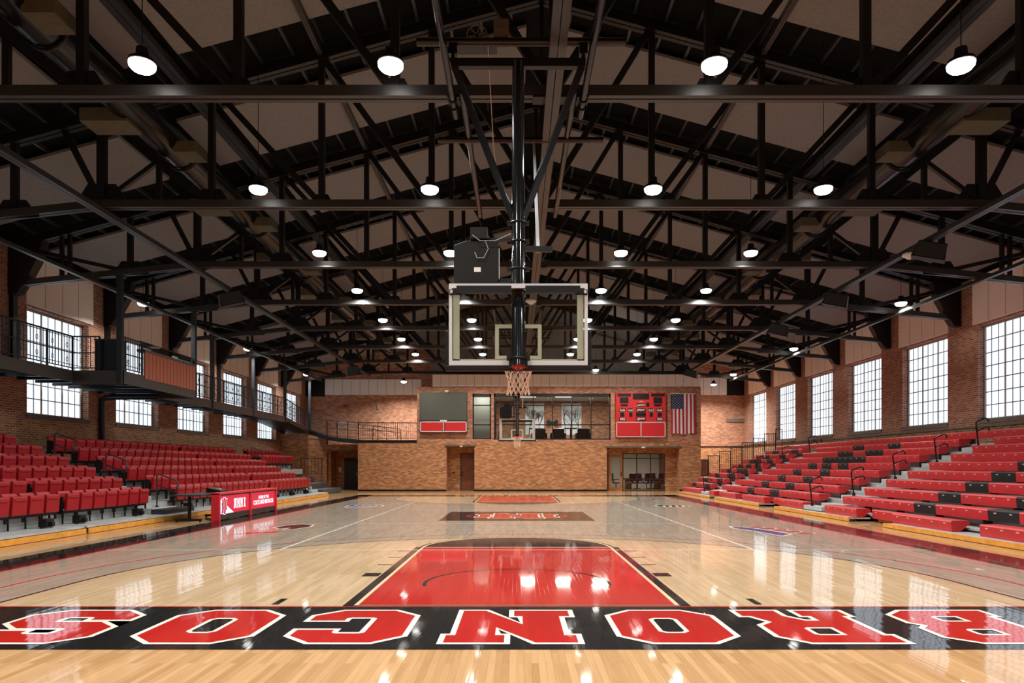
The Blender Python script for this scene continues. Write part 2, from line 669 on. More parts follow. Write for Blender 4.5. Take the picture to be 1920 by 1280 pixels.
SX = 7.78
decal('midcourt_stain', lambda mb, z: rect(mb, z, -SX, SX, Y0, YF), M_grey_wood, 1)


def _pale(mb, z):
    for yb, s in ((Y0, 1), (YF, -1)):
        mb.flat([three_pt(6.02, 0, yb, s)], z)


decal('three_point_area', _pale, M_maple_light, 2)


def _arcs(mb, z):
    for yb, s in ((Y0, 1), (YF, -1)):
        band(mb, z, three_pt(6.02, 0, yb, s), 0.05)


decal('three_point_line', _arcs, M_pblack, 3)


def _arcs2(mb, z):
    for yb, s in ((Y0, 1), (YF, -1)):
        band(mb, z, three_pt(6.75, 0, yb, s), 0.045)
    for x in (-SX, SX):
        band(mb, z, [(x, Y0 - 1.9), (x, YF + 1.9)], 0.06)
    band(mb, z, [(-9, Y0 - 0.02), (9, Y0 - 0.02)], 0.05)
    band(mb, z, [(-9, YF + 0.02), (9, YF + 0.02)], 0.05)


decal('red_court_line', _arcs2, M_pred, 3)


def _blackband(mb, z):
    for s in (-1, 1):
        rect(mb, z, s * (SX + 0.04) if s > 0 else -8.68, 8.68 if s > 0 else -(SX + 0.04), Y0 - 1.87, YF + 1.87)
    rect(mb, z, -8.68, 8.68, Y0 - 1.87, Y0 - 0.05)
    rect(mb, z, -8.68, 8.68, YF + 0.05, YF + 1.87)


decal('black_border_band', _blackband, M_pblack, 2)


def _vb(mb, z):
    a, b = 4.5, 9.0
    for x in (-a, a):
        band(mb, z, [(x, MID - b), (x, MID + b)], 0.05)
    for y in (MID - b, MID + b):
        band(mb, z, [(-SX, y), (SX, y)], 0.05)
    for y in (MID - 3, MID + 3):
        band(mb, z, [(-a, y), (a, y)], 0.05)
        for k in range(4):
            for s in (-1, 1):
                band(mb, z, [(s * (a + 0.25 + 0.35 * k), y), (s * (a + 0.42 + 0.35 * k), y)], 0.05)


decal('white_volleyball_line', _vb, M_pwhite, 6)


def _keyblack(mb, z):
    for yb, s in ((Y0, 1), (YF, -1)):
        y1 = yb + s * 5.79
        rect(mb, z, -1.98, 1.98, min(yb, y1), max(yb, y1))
        pts = arc(0, y1, 1.9, 0, s * PI, 40)
        mb.flat([pts], z)


def _keywhite(mb, z):
    for yb, s in ((Y0, 1), (YF, -1)):
        y1 = yb + s * 5.79
        rect(mb, z, -1.86, 1.86, min(yb, y1), max(yb, y1))
        band(mb, z, arc(0, y1, 1.83, 0, s * PI, 40), 0.05)
        # baseline white edge
        band(mb, z, [(-1.86, yb + s * 0.02), (1.86, yb + s * 0.02)], 0.05)


def _keyred(mb, z):
    for yb, s in ((Y0, 1), (YF, -1)):
        ya, y1 = yb + s * 0.06, yb + s * 5.74
        rect(mb, z, -1.81, 1.81, min(ya, y1), max(ya, y1))


decal('key_border', _keyblack, M_pblack, 4)
decal('key_outline', _keywhite, M_pcream, 5)
decal('painted_key', _keyred, M_pred, 6 - 0.5)


def _keymarks(mb, z):
    for yb, s in ((Y0, 1), (YF, -1)):
        cyy = yb + s * 1.6
        band(mb, z, [(x, y) for x, y in arc(0, cyy, 1.25, s * math.radians(-14), s * math.radians(194), 40)], 0.05)
        for sx in (-1, 1):
            ya = yb + s * 2.15
            rect(mb, z, min(sx * 2.0, sx * 2.24), max(sx * 2.0, sx * 2.24), min(ya, ya + s * 0.3), max(ya, ya + s * 0.3))
            for q in (3.35, 4.25, 5.15):
                yy = yb + s * q
                rect(mb, z, min(sx * 2.0, sx * 2.24), max(sx * 2.0, sx * 2.24), yy - 0.025, yy + 0.025)
            for q in (2.78,):
                rect(mb, z, sx * q - 0.04, sx * q + 0.04, min(yb + s * 0.1, yb + s * 0.45), max(yb + s * 0.1, yb + s * 0.45))


decal('lane_marks', _keymarks, M_pblack, 7)


# ---- block lettering
def offset_loop(loop, d):
    n = len(loop)
    area = sum(loop[i][0] * loop[(i + 1) % n][1] - loop[(i + 1) % n][0] * loop[i][1] for i in range(n))
    s = 1 if area > 0 else -1
    out = []
    for i in range(n):
        a, b, c = Vector(loop[i - 1]), Vector(loop[i]), Vector(loop[(i + 1) % n])
        d1, d2 = (b - a).normalized(), (c - b).normalized()
        n1, n2 = Vector((d1.y, -d1.x)) * s, Vector((d2.y, -d2.x)) * s
        k = 1 + n1.dot(n2)
        m = (n1 + n2) / max(k, 0.35)
        out.append((b.x + m.x * d, b.y + m.y * d))
    return out


# glyphs on a 1 x 1.3 grid, read upright
def oct_loop(x0, x1, y0, y1, c):
    return [(x0 + c, y0), (x1 - c, y0), (x1, y0 + c), (x1, y1 - c), (x1 - c, y1), (x0 + c, y1), (x0, y1 - c), (x0, y0 + c)]


H = 1.3
GL = {
    'O': [oct_loop(0, 1, 0, H, .24), oct_loop(.36, .64, .34, H - .34, .06)],
    'C': [[(.24, 0), (.76, 0), (1, .24), (1, .46), (.66, .46), (.66, .36), (.62, .32), (.40, .32), (.36, .36), (.36, H - .36), (.40, H - .32), (.62, H - .32), (.66, H - .36), (.66, H - .46), (1, H - .46), (1, H - .24), (.76, H), (.24, H), (0, H - .24), (0, .24)]],
    'N': [[(-.05, 0), (.48, 0), (.48, .26), (.40, .26), (.40, .62), (.76, 0), (.98, 0), (.98, H - .26), (1.06, H - .26), (1.06, H), (.56, H), (.56, H - .26), (.64, H - .26), (.64, .74), (.30, H), (-.05, H), (-.05, H - .26), (.05, H - .26), (.05, .26), (-.05, .26)]],
    'R': [[(0, 0), (.46, 0), (.46, .25), (.38, .25), (.38, .46), (.52, .46), (.66, .25), (.66, 0), (1.06, 0), (1.06, .25), (.98, .25), (.86, .52), (1, .66), (1, H - .22), (.80, H), (0, H), (0, H - .25), (.07, H - .25), (.07, .25), (0, .25)], [(.38, .74), (.62, .74), (.66, .78), (.66, H - .30), (.62, H - .26), (.38, H - .26)]],
    'B': [[(0, 0), (.80, 0), (1, .20), (1, .54), (.90, .66), (1, .78), (1, H - .2), (.80, H), (0, H), (0, H - .25), (.07, H - .25), (.07, .25), (0, .25)], [(.38, .26), (.62, .26), (.66, .30), (.66, .46), (.62, .50), (.38, .50)], [(.38, .80), (.62, .80), (.66, .84), (.66, H - .30), (.62, H - .26), (.38, H - .26)]],
    'S': [[(.22, 0), (.78, 0), (1, .22), (1, .58), (.80, .78), (.38, .78), (.36, .80), (.36, .96), (.40, 1.0), (.60, 1.0), (.64, .96), (.64, .88), (1, .88), (1, H - .22), (.78, H), (.22, H), (0, H - .22), (0, .72), (.20, .52), (.62, .52), (.64, .50), (.64, .34), (.60, .30), (.40, .30), (.36, .34), (.36, .42), (0, .42), (0, .22)]],
    'L': [[(0, 0), (.95, 0), (.95, .48), (.66, .48), (.66, .28), (.40, .28), (.40, H - .25), (.50, H - .25), (.50, H), (0, H), (0, H - .25), (.07, H - .25), (.07, .25), (0, .25)]],
    'T': [[(.26, 0), (.74, 0), (.74, .25), (.68, .25), (.68, H - .28), (.78, H - .28), (.78, H - .46), (1.02, H - .46), (1.02, H), (-.02, H), (-.02, H - .46), (.22, H - .46), (.22, H - .28), (.32, H - .28), (.32, .25), (.26, .25)]],
    'M': [[(-.08, 0), (.36, 0), (.36, .22), (.30, .22), (.30, .80), (.50, .36), (.70, .80), (.70, .22), (.64, .22), (.64, 0), (1.08, 0), (1.08, .22), (1.0, .22), (1.0, H - .22), (1.08, H - .22), (1.08, H), (.72, H), (.50, .84), (.28, H), (-.08, H), (-.08, H - .22), (0, H - .22), (0, .22), (-.08, .22)]],
    'I': [[(.2, 0), (.8, 0), (.8, .25), (.68, .25), (.68, H - .25), (.8, H - .25), (.8, H), (.2, H), (.2, H - .25), (.32, H - .25), (.32, .25), (.2, .25)]],
}


def letter(ch, x0, w, yb, h, rot):
    """loops in floor coords: x0 = centre; yb = centre y; rot: text rotated half a turn."""
    def tf(p, grow):
        return p
    base = GL[ch]
    res = []
    for grow in (0.0, 0.055):
        loops = []
        for i, l in enumerate(base):
            sc = [((u - .5) * w, (v / H - .5) * h) for u, v in l]
            sc = offset_loop(sc, grow if i == 0 else -grow * 0.8) if grow else sc
            loops.append([(x0 - u, yb - v) if rot else (x0 + u, yb + v) for u, v in sc])
        res.append(loops)
    return res


def word(chars, y, h, rot, nm):
    inner = [letter(c, x, w, y, h, rot)[0] for c, x, w in chars]
    outer = [letter(c, x, w, y, h, rot)[1] for c, x, w in chars]
    for (c, x, w), i, o in zip(chars, inner, outer):
        struct(MB().flat(o, 0.0006 * 8).build('lettering_outline', M_pwhite, floor, recalc=False))
        struct(MB().flat(i, 0.0006 * 9).build('letter', M_pred, floor, recalc=False))


word([('S', -4.56, 1.12), ('O', -3.03, 1.05), ('C', -1.60, 1.05), ('N', -0.05, 1.10), ('O', 1.51, 1.05), ('R', 2.98, 1.06), ('B', 4.52, 1.06)],
     Y0 - 0.95, 1.38, True, 'near')
word([('C', -2.7, 1.02), ('O', -1.3, 1.02), ('L', 0.1, 1.0), ('T', 1.4, 1.0), ('S', 2.8, 1.0)], YF + 0.95, 1.38, False, 'far')

# centre emblem
decal('centre_emblem_field', lambda mb, z: rect(mb, z, -2.28, 2.28, 20.35, 24.3), M_pblack, 7)


def ell(a, b, cx=0, cyy=22.3, n=48):
    return [(cx + a * math.cos(2 * PI * i / n), cyy + b * math.sin(2 * PI * i / n)) for i in range(n)]


decal('centre_emblem_ring', lambda mb, z: mb.flat([ell(1.62, 1.35), ell(1.52, 1.24)], z), M_pred, 8)
_in, _out = letter('N', 0, 1.5, 22.3, 2.2, True)
struct(MB().flat(_out, 0.0006 * 10).build('emblem_letter_outline', M_pwhite, floor, recalc=False))
struct(MB().flat(_in, 0.0006 * 11).build('emblem_letter', M_pred, floor, recalc=False))
for sx in (-1, 1):
    _in, _out = letter('I', sx * 1.02, 0.9, 22.3, 1.3, True)
    struct(MB().flat(_out, 0.0006 * 8.5).build('emblem_letter_outline', M_pwhite, floor, recalc=False))
    struct(MB().flat(_in, 0.0006 * 9.5).build('emblem_letter', M_pred, floor, recalc=False))


# sideline emblems (generic swooshes in the photo's colours)
def blob(cx, cyy, a, b, n, wob, rot=0.0):
    out = []
    for i in range(n):
        t = 2 * PI * i / n
        r = 1 + wob * math.sin(3 * t + 0.7) + wob * 0.6 * math.cos(5 * t)
        x, y = a * r * math.cos(t), b * r * math.sin(t)
        out.append((cx + x * math.cos(rot) - y * math.sin(rot), cyy + x * math.sin(rot) + y * math.cos(rot)))
    return out


def emblem(cx, cyy, a, b, mats4, rot=0.0):
    z = 0.0006
    struct(MB().flat([blob(cx, cyy, a, b, 40, .06, rot)], z * 4).build('sideline_emblem', mats4[0], floor, recalc=False))
    struct(MB().flat([blob(cx, cyy, a * .88, b * .82, 40, .06, rot)], z * 5).build('sideline_emblem', mats4[1], floor, recalc=False))
    m3 = MB()
    for i in range(4):
        o = -0.55 + 0.36 * i
        m3.flat([[(cx + a * (o - .12), cyy - b * .55), (cx + a * (o + .02), cyy - b * .6), (cx + a * (o + .22), cyy + b * .3), (cx + a * (o + .04), cyy + b * .34)]], z * 6)
    struct(m3.build('sideline_emblem_stroke', mats4[2], floor, recalc=False))


def mane(cx, cyy):
    """left sideline: dark curved head shape with red streaks trailing towards the camera."""
    z = 0.0006
    sh = [(.62, 1.7), (.72, 1.1), (.55, .5), (.30, .3), (.34, .8), (.10, .6), (-.12, .9), (0, 1.5), (.3, 1.9)]
    struct(MB().flat([[(cx + u, cyy + v) for u, v in offset_loop(sh, .06)]], z * 4).build('sideline_emblem_outline', M_pwhite, floor, recalc=False))
    struct(MB().flat([[(cx + u, cyy + v) for u, v in sh]], z * 5).build('sideline_emblem', M_pbrown, floor, recalc=False))
    for k in range(6):
        a = -.25 + .16 * k
        l = [(a, .25), (a + .075, .30), (a - .20, -1.1 + .1 * k), (a - .30, -1.0 + .1 * k)]
        struct(MB().flat([[(cx + u, cyy + v) for u, v in offset_loop(l, .025)]], z * 6).build('sideline_emblem_outline', M_pwhite, floor, recalc=False))
        struct(MB().flat([[(cx + u, cyy + v) for u, v in l]], z * 7).build('sideline_emblem_stroke', M_pred, floor, recalc=False))


mane(-6.15, 17.2)
def streaks(cx, cyy):
    """right sideline: red strokes over a slanting blue shape, white edged."""
    z = 0.0006
    sh = [(.10, -1.25), (.42, -.9), (.30, -.1), (.05, .75), (-.30, 1.2), (-.38, .7), (-.12, -.1)]
    struct(MB().flat([[(cx + u, cyy + v) for u, v in offset_loop(sh, .07)]], z * 4).build('sideline_emblem_outline', M_pwhite, floor, recalc=False))
    struct(MB().flat([[(cx + u, cyy + v) for u, v in sh]], z * 5).build('sideline_emblem', M_pblue, floor, recalc=False))
    for k in range(5):
        a = -.05 + .15 * k
        b_ = .75 - .42 * k
        l = [(a + .15, b_), (a + .50, b_ + .15), (a + .55, b_ + .40), (a + .10, b_ + .30)]
        struct(MB().flat([[(cx + u, cyy + v) for u, v in offset_loop(l, .035)]], z * 6).build('sideline_emblem_outline', M_pwhite, floor, recalc=False))
        struct(MB().flat([[(cx + u, cyy + v) for u, v in l]], z * 7).build('sideline_emblem_stroke', M_pred, floor, recalc=False))


streaks(5.95, 17.2)
emblem(-6.1, 27.8, .75, 1.1, (M_pwhite, M_pblue, M_pwhite), 0)
emblem(6.2, 27.8, .7, .8, (M_pwhite, M_pblack, M_pwhite), 0)

# ------------------------------------------------------------------ walls


def wall_boxes(mb, axis, c0, c1, u0, u1, v0, v1, holes):
    us = sorted(set([u0, u1] + [h[0] for h in holes] + [h[1] for h in holes]))
    vs = sorted(set([v0, v1] + [h[2] for h in holes] + [h[3] for h in holes]))
    us = [u for u in us if u0 <= u <= u1]
    vs = [v for v in vs if v0 <= v <= v1]
    for i in range(len(us) - 1):
        run = None
        for j in range(len(vs) - 1):
            um, vm = (us[i] + us[i + 1]) / 2, (vs[j] + vs[j + 1]) / 2
            solid = not any(h[0] < um < h[1] and h[2] < vm < h[3] for h in holes)
            if solid:
                run = [vs[j], vs[j + 1]] if run is None else [run[0], vs[j + 1]]
            if run and (not solid or j == len(vs) - 2):
                if axis == 'y':
                    mb.box(c0, c1, us[i], us[i + 1], run[0], run[1])
                else:
                    mb.box(us[i], us[i + 1], c0, c1, run[0], run[1])
                run = None
    return mb


WZ0, WZ1 = 3.29, 6.79
wins = []                                   # (y0, y1) of every window opening, both sides
for k in range(-3, 9):
    t = (k + 1.35) * BAY
    wins.append((t + 0.14 * BAY, t + 0.787 * BAY))
wins = [w for w in wins if w[1] < DB - 0.4 and w[0] > DN + 0.5]
holes = [(a, b, WZ0, WZ1) for a, b in wins]
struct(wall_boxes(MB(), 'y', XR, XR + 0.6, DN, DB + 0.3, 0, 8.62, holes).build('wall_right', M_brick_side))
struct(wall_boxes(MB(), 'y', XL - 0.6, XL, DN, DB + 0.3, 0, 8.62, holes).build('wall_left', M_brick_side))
gable = [(XL - .6, 0), (XR + .6, 0), (XR + .6, roofz(XR + .6)), (XC, ROOFZ), (XL - .6, roofz(XL - .6))]
struct(MB().prism(gable, 'y', DB, DB + 0.3).build('wall_back', M_brick))
struct(MB().prism(gable, 'y', DN - 0.3, DN).build('wall_front', M_brick))

# windows
def make_window(name, y0, y1, x, side):
    e = empty(name, (x, y0, WZ0))
    struct(e)
    fr = MB()
    w = y1 - y0
    fw = 0.07
    fr.box(x - .05, x + .05, y0, y1, WZ0, WZ0 + fw)
    fr.box(x - .05, x + .05, y0, y1, WZ1 - fw, WZ1)
    fr.box(x - .05, x + .05, y0, y0 + fw, WZ0 + fw, WZ1 - fw)
    fr.box(x - .05, x + .05, y1 - fw, y1, WZ0 + fw, WZ1 - fw)
    for i in (1, 2):
        yy = y0 + w * i / 3
        fr.box(x - .035, x + .035, yy - .03, yy + .03, WZ0 + fw, WZ1 - fw)
    struct(fr.build('window_frame', M_wframe, e))
    mu = MB()
    ih = (WZ1 - WZ0 - 2 * fw) / 7
    for j in range(1, 7):
        z = WZ0 + fw + ih * j
        mu.box(x - .022, x + .022, y0 + fw, y1 - fw, z - .016, z + .016)
    for i in range(9):
        if i % 3:
            yy = y0 + w * i / 9
            mu.box(x - .020, x + .020, yy - .013, yy + .013, WZ0 + fw, WZ1 - fw)
    struct(mu.build('muntins', M_muntin, e))
    struct(MB().box(x - .004, x + .004, y0 + .05, y1 - .05, WZ0 + .05, WZ1 - .05).build('window_pane', M_frost, e))
    sx = XR if side > 0 else XL
    struct(MB().box(sx - side * .04, x, y0 - .05, y1 + .05, WZ0 - .14, WZ0).build('window_sill', M_sill, e))
    return e


n = 0
for y0, y1 in wins:
    for side, x in ((1, XR + .3), (-1, XL - .3)):
        n += 1
        make_window('window_%d' % n, y0, y1, x, side)
# sky side of the panes is closed by shallow light boxes of brick reveal: nothing stands outside
# acoustic panels over each window
for y0, y1 in wins:
    for side in (1, -1):
        x = XR if side > 0 else XL
        a, b = y0 - 0.1, y1 + 0.18
        mb = MB()
        mb.box(x - side * .07, x + side * .30, a, b, 6.86, 8.60)
        nj = 4
        for i in range(1, nj):
            yy = a + (b - a) * i / nj
            mb.box(x - side * .073, x - side * .068, yy - .008, yy + .008, 6.86, 8.60, 1)
        struct(mb.build('trim_window_head_panel', [M_wallpan, M_joint]))

# rear wall dressing: white panels, dark panels
def strip_panel(name, x0, x1, z0, z1, y, m, nj):
    mb = MB()
    mb.box(x0, x1, y - .08, y, z0, z1)
    for i in range(1, nj):
        xx = x0 + (x1 - x0) * i / nj
        mb.box(xx - .01, xx + .01, y - .083, y - .079, z0, z1, 1)
    return struct(mb.build(name, [m, M_joint]))


strip_panel('trim_rear_left_panel', WX(610, DB), WX(790, DB), WZ(740, DB), WZ(711, DB), DB, M_whitepan, 11)
strip_panel('trim_rear_left_dark_panel', XL + .02, WX(610, DB), WZ(743, DB), WZ(708, DB), DB, M_blk, 1)
strip_panel('trim_rear_right_panel', WX(1290, DB), WX(1362, DB), WZ(740, DB), WZ(708, DB), DB, M_whitepan, 5)
strip_panel('trim_rear_right_dark_panel', WX(1362, DB), WX(1405, DB), WZ(741, DB), WZ(708, DB), DB, M_blk, 1)
mb = MB()
g0, g1 = -6.2, 13.6
mb.add([(g0, DB - .1, 7.2), (g1, DB - .1, 7.2), (g1, DB - .1, roofz(g1) - .3), (XC, DB - .1, ROOFZ - .3), (g0, DB - .1, roofz(g0) - .3)], [(0, 1, 2, 3, 4)])
for i in range(1, 17):
    xx = g0 + (g1 - g0) * i / 17
    mb.box(xx - .01, xx + .01, DB - .105, DB - .101, 7.2, roofz(xx) - .35, 1)
struct(mb.build('trim_gable_panels', [M_gable, M_joint]))
# grey concrete lintel and brick infill at the rear right
struct(MB().box(WX(1362, DB), WX(1405, DB), DB - .1, DB, WZ(791, DB), WZ(785, DB)).build('trim_concrete_lintel', M_sill))
struct(MB().box(WX(1312, DB), XR - .05, DB - .07, DB, 3.04, 3.10).build('trim_rear_ledge', M_bronze))
struct(MB().box(XR - .06, XR, DN, DB, 3.02, 3.08).build('trim_right_ledge', M_sill))

# ---- end volume (two storeys) across the hall
LX0, LX1 = WX(671), WX(1314)               # lower storey
UX0 = WX(782)                              # upper storey starts here
Z1 = 3.14
ZU = WZ(725)
ZP = WZ(702)
dl = (WX(837), WX(889.5), 0, WZ(836))       # left alcove
dr = (WX(1138), WX(1274), 0, WZ(839))       # right alcove
wa = (WX(886), WX(921), WZ(823), WZ(738))
wb = (WX(926), WX(1145), WZ(824), WZ(737.5))
mb = wall_boxes(MB(), 'x', DW, DW + .35, LX0, LX1, 0, Z1, [dl, dr])
wall_boxes(mb, 'x', DW, DW + .35, UX0, LX1, Z1, ZU, [wa, wb])
mb.box(LX0, LX0 + .35, DW + .35, 48.5, 0, Z1)
mb.box(LX1 - .35, LX1, DW + .35, DB, 0, ZU)
mb.box(UX0, UX0 + .35, DW + .35, DB, Z1, ZU)
struct(mb.build('wall_end_volume', M_brick))
struct(MB().box(LX0, LX1, DW + .35, DB, 2.85, 3.05).build('floor_upper_storey', M_sill))
struct(MB().box(UX0, LX1, DW + .35, DB, ZU - .25, ZU).build('ceiling_upper_storey', M_plaster))
# soldier course between the storeys
mb = MB()
for i in range(int((LX1 - LX0) / 0.11)):
    if i % 2 == 0:
        mb.box(LX0 + i * .11, LX0 + i * .11 + .10, DW - .012, DW + .01, 2.95, 3.13)
struct(mb.build('trim_soldier_course', M_brick))
# long panel strip above the upper storey
mb = MB()
px0, px1 = WX(811), WX(1313)
mb.box(px0, px1, DW - .02, DW + .25, ZU + .02, ZP)
for i in range(1, 32):
    xx = px0 + (px1 - px0) * i / 32
    mb.box(xx - .008, xx + .008, DW - .025, DW - .019, ZU + .02, ZP, 1)
struct(mb.build('trim_end_panel_strip', [M_wallpan, M_joint]))
struct(MB().box(LX0, WX(837), DW - .02, DW, 0, .1).build('baseboard_end_left', M_blk))
struct(MB().box(WX(889.5), WX(1138), DW - .02, DW, 0, .1).build('baseboard_end_centre', M_blk))
struct(MB().box(WX(1274), LX1, DW - .02, DW, 0, .1).build('baseboard_end_right', M_blk))

# left alcove with the wooden door
DA = DW + 1.1
mb = MB()
mb.box(dl[0] - .35, dl[0], DW + .35, DA + .2, 0, dl[3])
mb.box(dl[1], dl[1] + .3, DW + .35, DA + .2, 0, dl[3])
wall_boxes(mb, 'x', DA, DA + .2, dl[0], dl[1], 0, dl[3], [(WX(861.5), WX(888), 0, WZ(850))])
mb.box(dl[0] - .3, dl[1] + .3, DW + .35, DA + .2, dl[3], dl[3] + .12)
struct(mb.build('wall_left_alcove', M_brick))
struct(MB().box(dl[0] - .1, dl[1] + .1, DW - .05, DW + .02, dl[3] - .02, dl[3] + .06).build('trim_left_lintel', M_lintel))
e = struct(empty('door_1', (WX(874.5), DA, 0)))
d0, d1, dz = WX(862.5), WX(887), WZ(851)
mb = MB()
mb.box(d0 - .06, d0, DA - .05, DA + .1, 0, dz + .06)
mb.box(d1, d1 + .04, DA - .05, DA + .1, 0, dz + .06)
mb.box(d0, d1, DA - .05, DA + .1, dz, dz + .06)
struct(mb.build('door_frame', M_bronze, e))
mb = MB().box(d0, d1, DA - .01, DA + .05, 0, dz)
mb.box(d0 + .14, d1 - .14, DA - .016, DA, .95, dz - .12)
mb.box(d0 + .14, d1 - .14, DA - .016, DA, .15, .80)
struct(mb.build('door_leaf', M_wood, e))
struct(MB().box(d0 + .05, d0 + .09, DA - .08, DA - .01, .95, 1.25).build('door_handle', M_blk, e))
o = MB().lathe([(.08, .05), (.1, 0), (.07, -.04)], (WX(865), DW - .12, dl[3] - .03), 10).box(WX(865) - .03, WX(865) + .03, DW - .1, DW + .0, dl[3] - .02, dl[3] + .02).build('alcove_light', M_white)
tag(o, 'small white light under the lintel of the left door alcove', 'light')
o = MB().box(WX(848) - .05, WX(848) + .05, DA - .03, DA, 1.12, 1.24).build('wall_outlet', M_blk)
tag(o, 'small dark outlet on the brick beside the wooden door', 'outlet')

# right alcove with glazed storefront and oak door
DS = DW + .9
mb = MB()
mb.box(dr[0] - .35, dr[0], DW + .35, DS + .2, 0, dr[3])
mb.box(dr[1], dr[1] + .35, DW + .35, DS + .2, 0, dr[3])
wall_boxes(mb, 'x', DS, DS + .2, dr[0], dr[1], 0, dr[3], [(WX(1139, DS), WX(1246, DS), 0, WZ(849.5, DS))])
mb.box(dr[0] - .3, dr[1] + .3, DW + .35, DS + .2, dr[3], dr[3] + .12)
struct(mb.build('wall_right_alcove', M_brick))
struct(MB().box(WX(1135), WX(1279), DW - .05, DW + .02, dr[3], dr[3] + .1).build('trim_right_lintel', M_lintel))
e = struct(empty('door_2', (WX(1154, DS), DS, 0)))
a0, a1, az = WX(1141, DS), WX(1167, DS), WZ(851, DS)
mb = MB()
mb.box(a0, a0 + .16, DS - .02, DS + .03, 0, az)
mb.box(a1 - .16, a1, DS - .02, DS + .03, 0, az)
mb.box(a0 + .16, a1 - .16, DS - .02, DS + .03, 0, .2)
mb.box(a0 + .16, a1 - .16, DS - .02, DS + .03, az - .2, az)
struct(mb.build('door_leaf', M_woodlight, e))
struct(MB().box(a0 + .16, a1 - .16, DS, DS + .008, .2, az - .2).build('door_glass', M_wglass, e))
struct(MB().box(a1 - .1, a1 - .06, DS - .07, DS - .02, .95, 1.2).build('door_handle', M_blk, e))
e = struct(empty('window_70', (WX(1206, DS), DS, 0)))
b0, b1 = WX(1168, DS), WX(1246, DS)
mb = MB()
for xx in (WX(1139, DS), a1, WX(1193, DS), WX(1219, DS), b1 - .05):
    mb.box(xx, xx + .06, DS - .03, DS + .04, 0, az + .05)
for z in (0, .72, az - .30, az):
    mb.box(b0, b1, DS - .025, DS + .035, z, z + .05)
struct(mb.build('window_frame', M_bronze, e))
struct(MB().box(b0, b1, DS, DS + .008, 0.04, az).build('window_pane', M_wglass, e))
o = MB().lathe([(.1, .05), (.12, 0), (.08, -.04)], (WX(1206), DW - .12, dr[3] - .0), 10).box(WX(1206) - .03, WX(1206) + .03, DW - .1, DW, dr[3] - .02, dr[3] + .02).build('alcove_light', M_white)
tag(o, 'small white light under the lintel above the glass storefront', 'light')
o = MB().box(WX(1252), WX(1253.6), DS - .02, DS, .30, .42).build('wall_outlet', M_white)
tag(o, 'small white outlet low on the brick right of the storefront', 'outlet')

# conference room behind the storefront
room = MB()
rx0, rx1, ry = dr[0] - .35, dr[1] + .35, DB - .4
room.box(rx0, rx1, ry, ry + .1, 0, 2.85)
room.box(rx0 - .1, rx0, DS + .2, ry, 0, 2.85)
room.box(rx1, rx1 + .1, DS + .2, ry, 0, 2.85)
room.box(rx0, rx1, DS + .2, ry, 2.75, 2.85)
struct(room.build('wall_conference_room', M_plaster))
o = MB().box(WX(1252, 50), rx1 - .05, 47.5, ry - .05, 0, 2.7).build('bookcase', M_wood)
tag(o, 'dark wooden bookcase at the right of the conference room', 'bookcase')
al = bpy.data.lights.new('room_light', 'AREA')
al.shape = 'RECTANGLE'
al.size, al.size_y, al.energy, al.color = 2.4, 2.4, 170, (1, .93, .84)
ao = bpy.data.objects.new('conference_ceiling_light', al)
ao.location = ((rx0 + rx1) / 2, 47.6, 2.72)
C.objects.link(ao)
tag(ao, 'bright square ceiling light inside the conference room', 'light')


def office_chair(x, y, rz, label):
    e = empty('office_chair', (x, y, 0))
    MB().box(x - .25, x + .25, y - .24, y + .24, .44, .53).build('seat', M_leather, e, bevel=.03)
    MB().prism([(-.26 + x, .6), (.26 + x, .6), (.22 + x, 1.12), (-.22 + x, 1.12)], 'y', y + .2, y + .28).build('backrest', M_leather, e, bevel=.02)
    MB().tube([(x, y, .08), (x, y, .44)], .03, 8).build('column', M_blk, e)
    for s in (-1, 1):
        MB().tube([(x + s * .27, y + .2, .5), (x + s * .3, y + .1, .7), (x + s * .3, y - .16, .7)], .022, 6).build('armrest', M_blk, e)
    b = MB()
    for k in range(5):
        a = 2 * PI * k / 5
        b.bar((x, y, .1), (x + .3 * math.cos(a), y + .3 * math.sin(a), .06), .04, .04)
    b.build('base', M_blk, e)
    MB().box(x - .05, x + .05, y + .22, y + .26, .5, .62).build('bracket', M_blk, e)
    e.rotation_euler = (0, 0, rz)
    tag(e, label, 'chair')
    return e


office_chair(WX(1155, 46.4), 46.4, PI / 2, 'black office chair seen through the oak door glass')
for i, (px, wd) in enumerate(((1180, 'leftmost'), (1196, 'second from left'), (1209, 'third from left'), (1222, 'fourth from left'), (1234, 'rightmost'))):
    office_chair(WX(px, 46.7), 46.1 + .75 * (i % 2), PI if i % 2 else PI + .3, 'black office chair at the conference table, %s behind the storefront' % wd)
e = empty('conference_table', (WX(1205, 48.2), 48.2, 0))
xx = WX(1205, 48.2)
MB().box(xx - 1.5, xx + 1.5, 47.6, 48.9, .72, .77).build('tabletop', M_wood, e)
for s in (-1, 1):
    MB().box(xx + s * 1.0 - .2, xx + s * 1.0 + .2, 48.0, 48.5, 0, .72).build('pedestal', M_wood, e)
tag(e, 'dark conference table behind the office chairs', 'table')

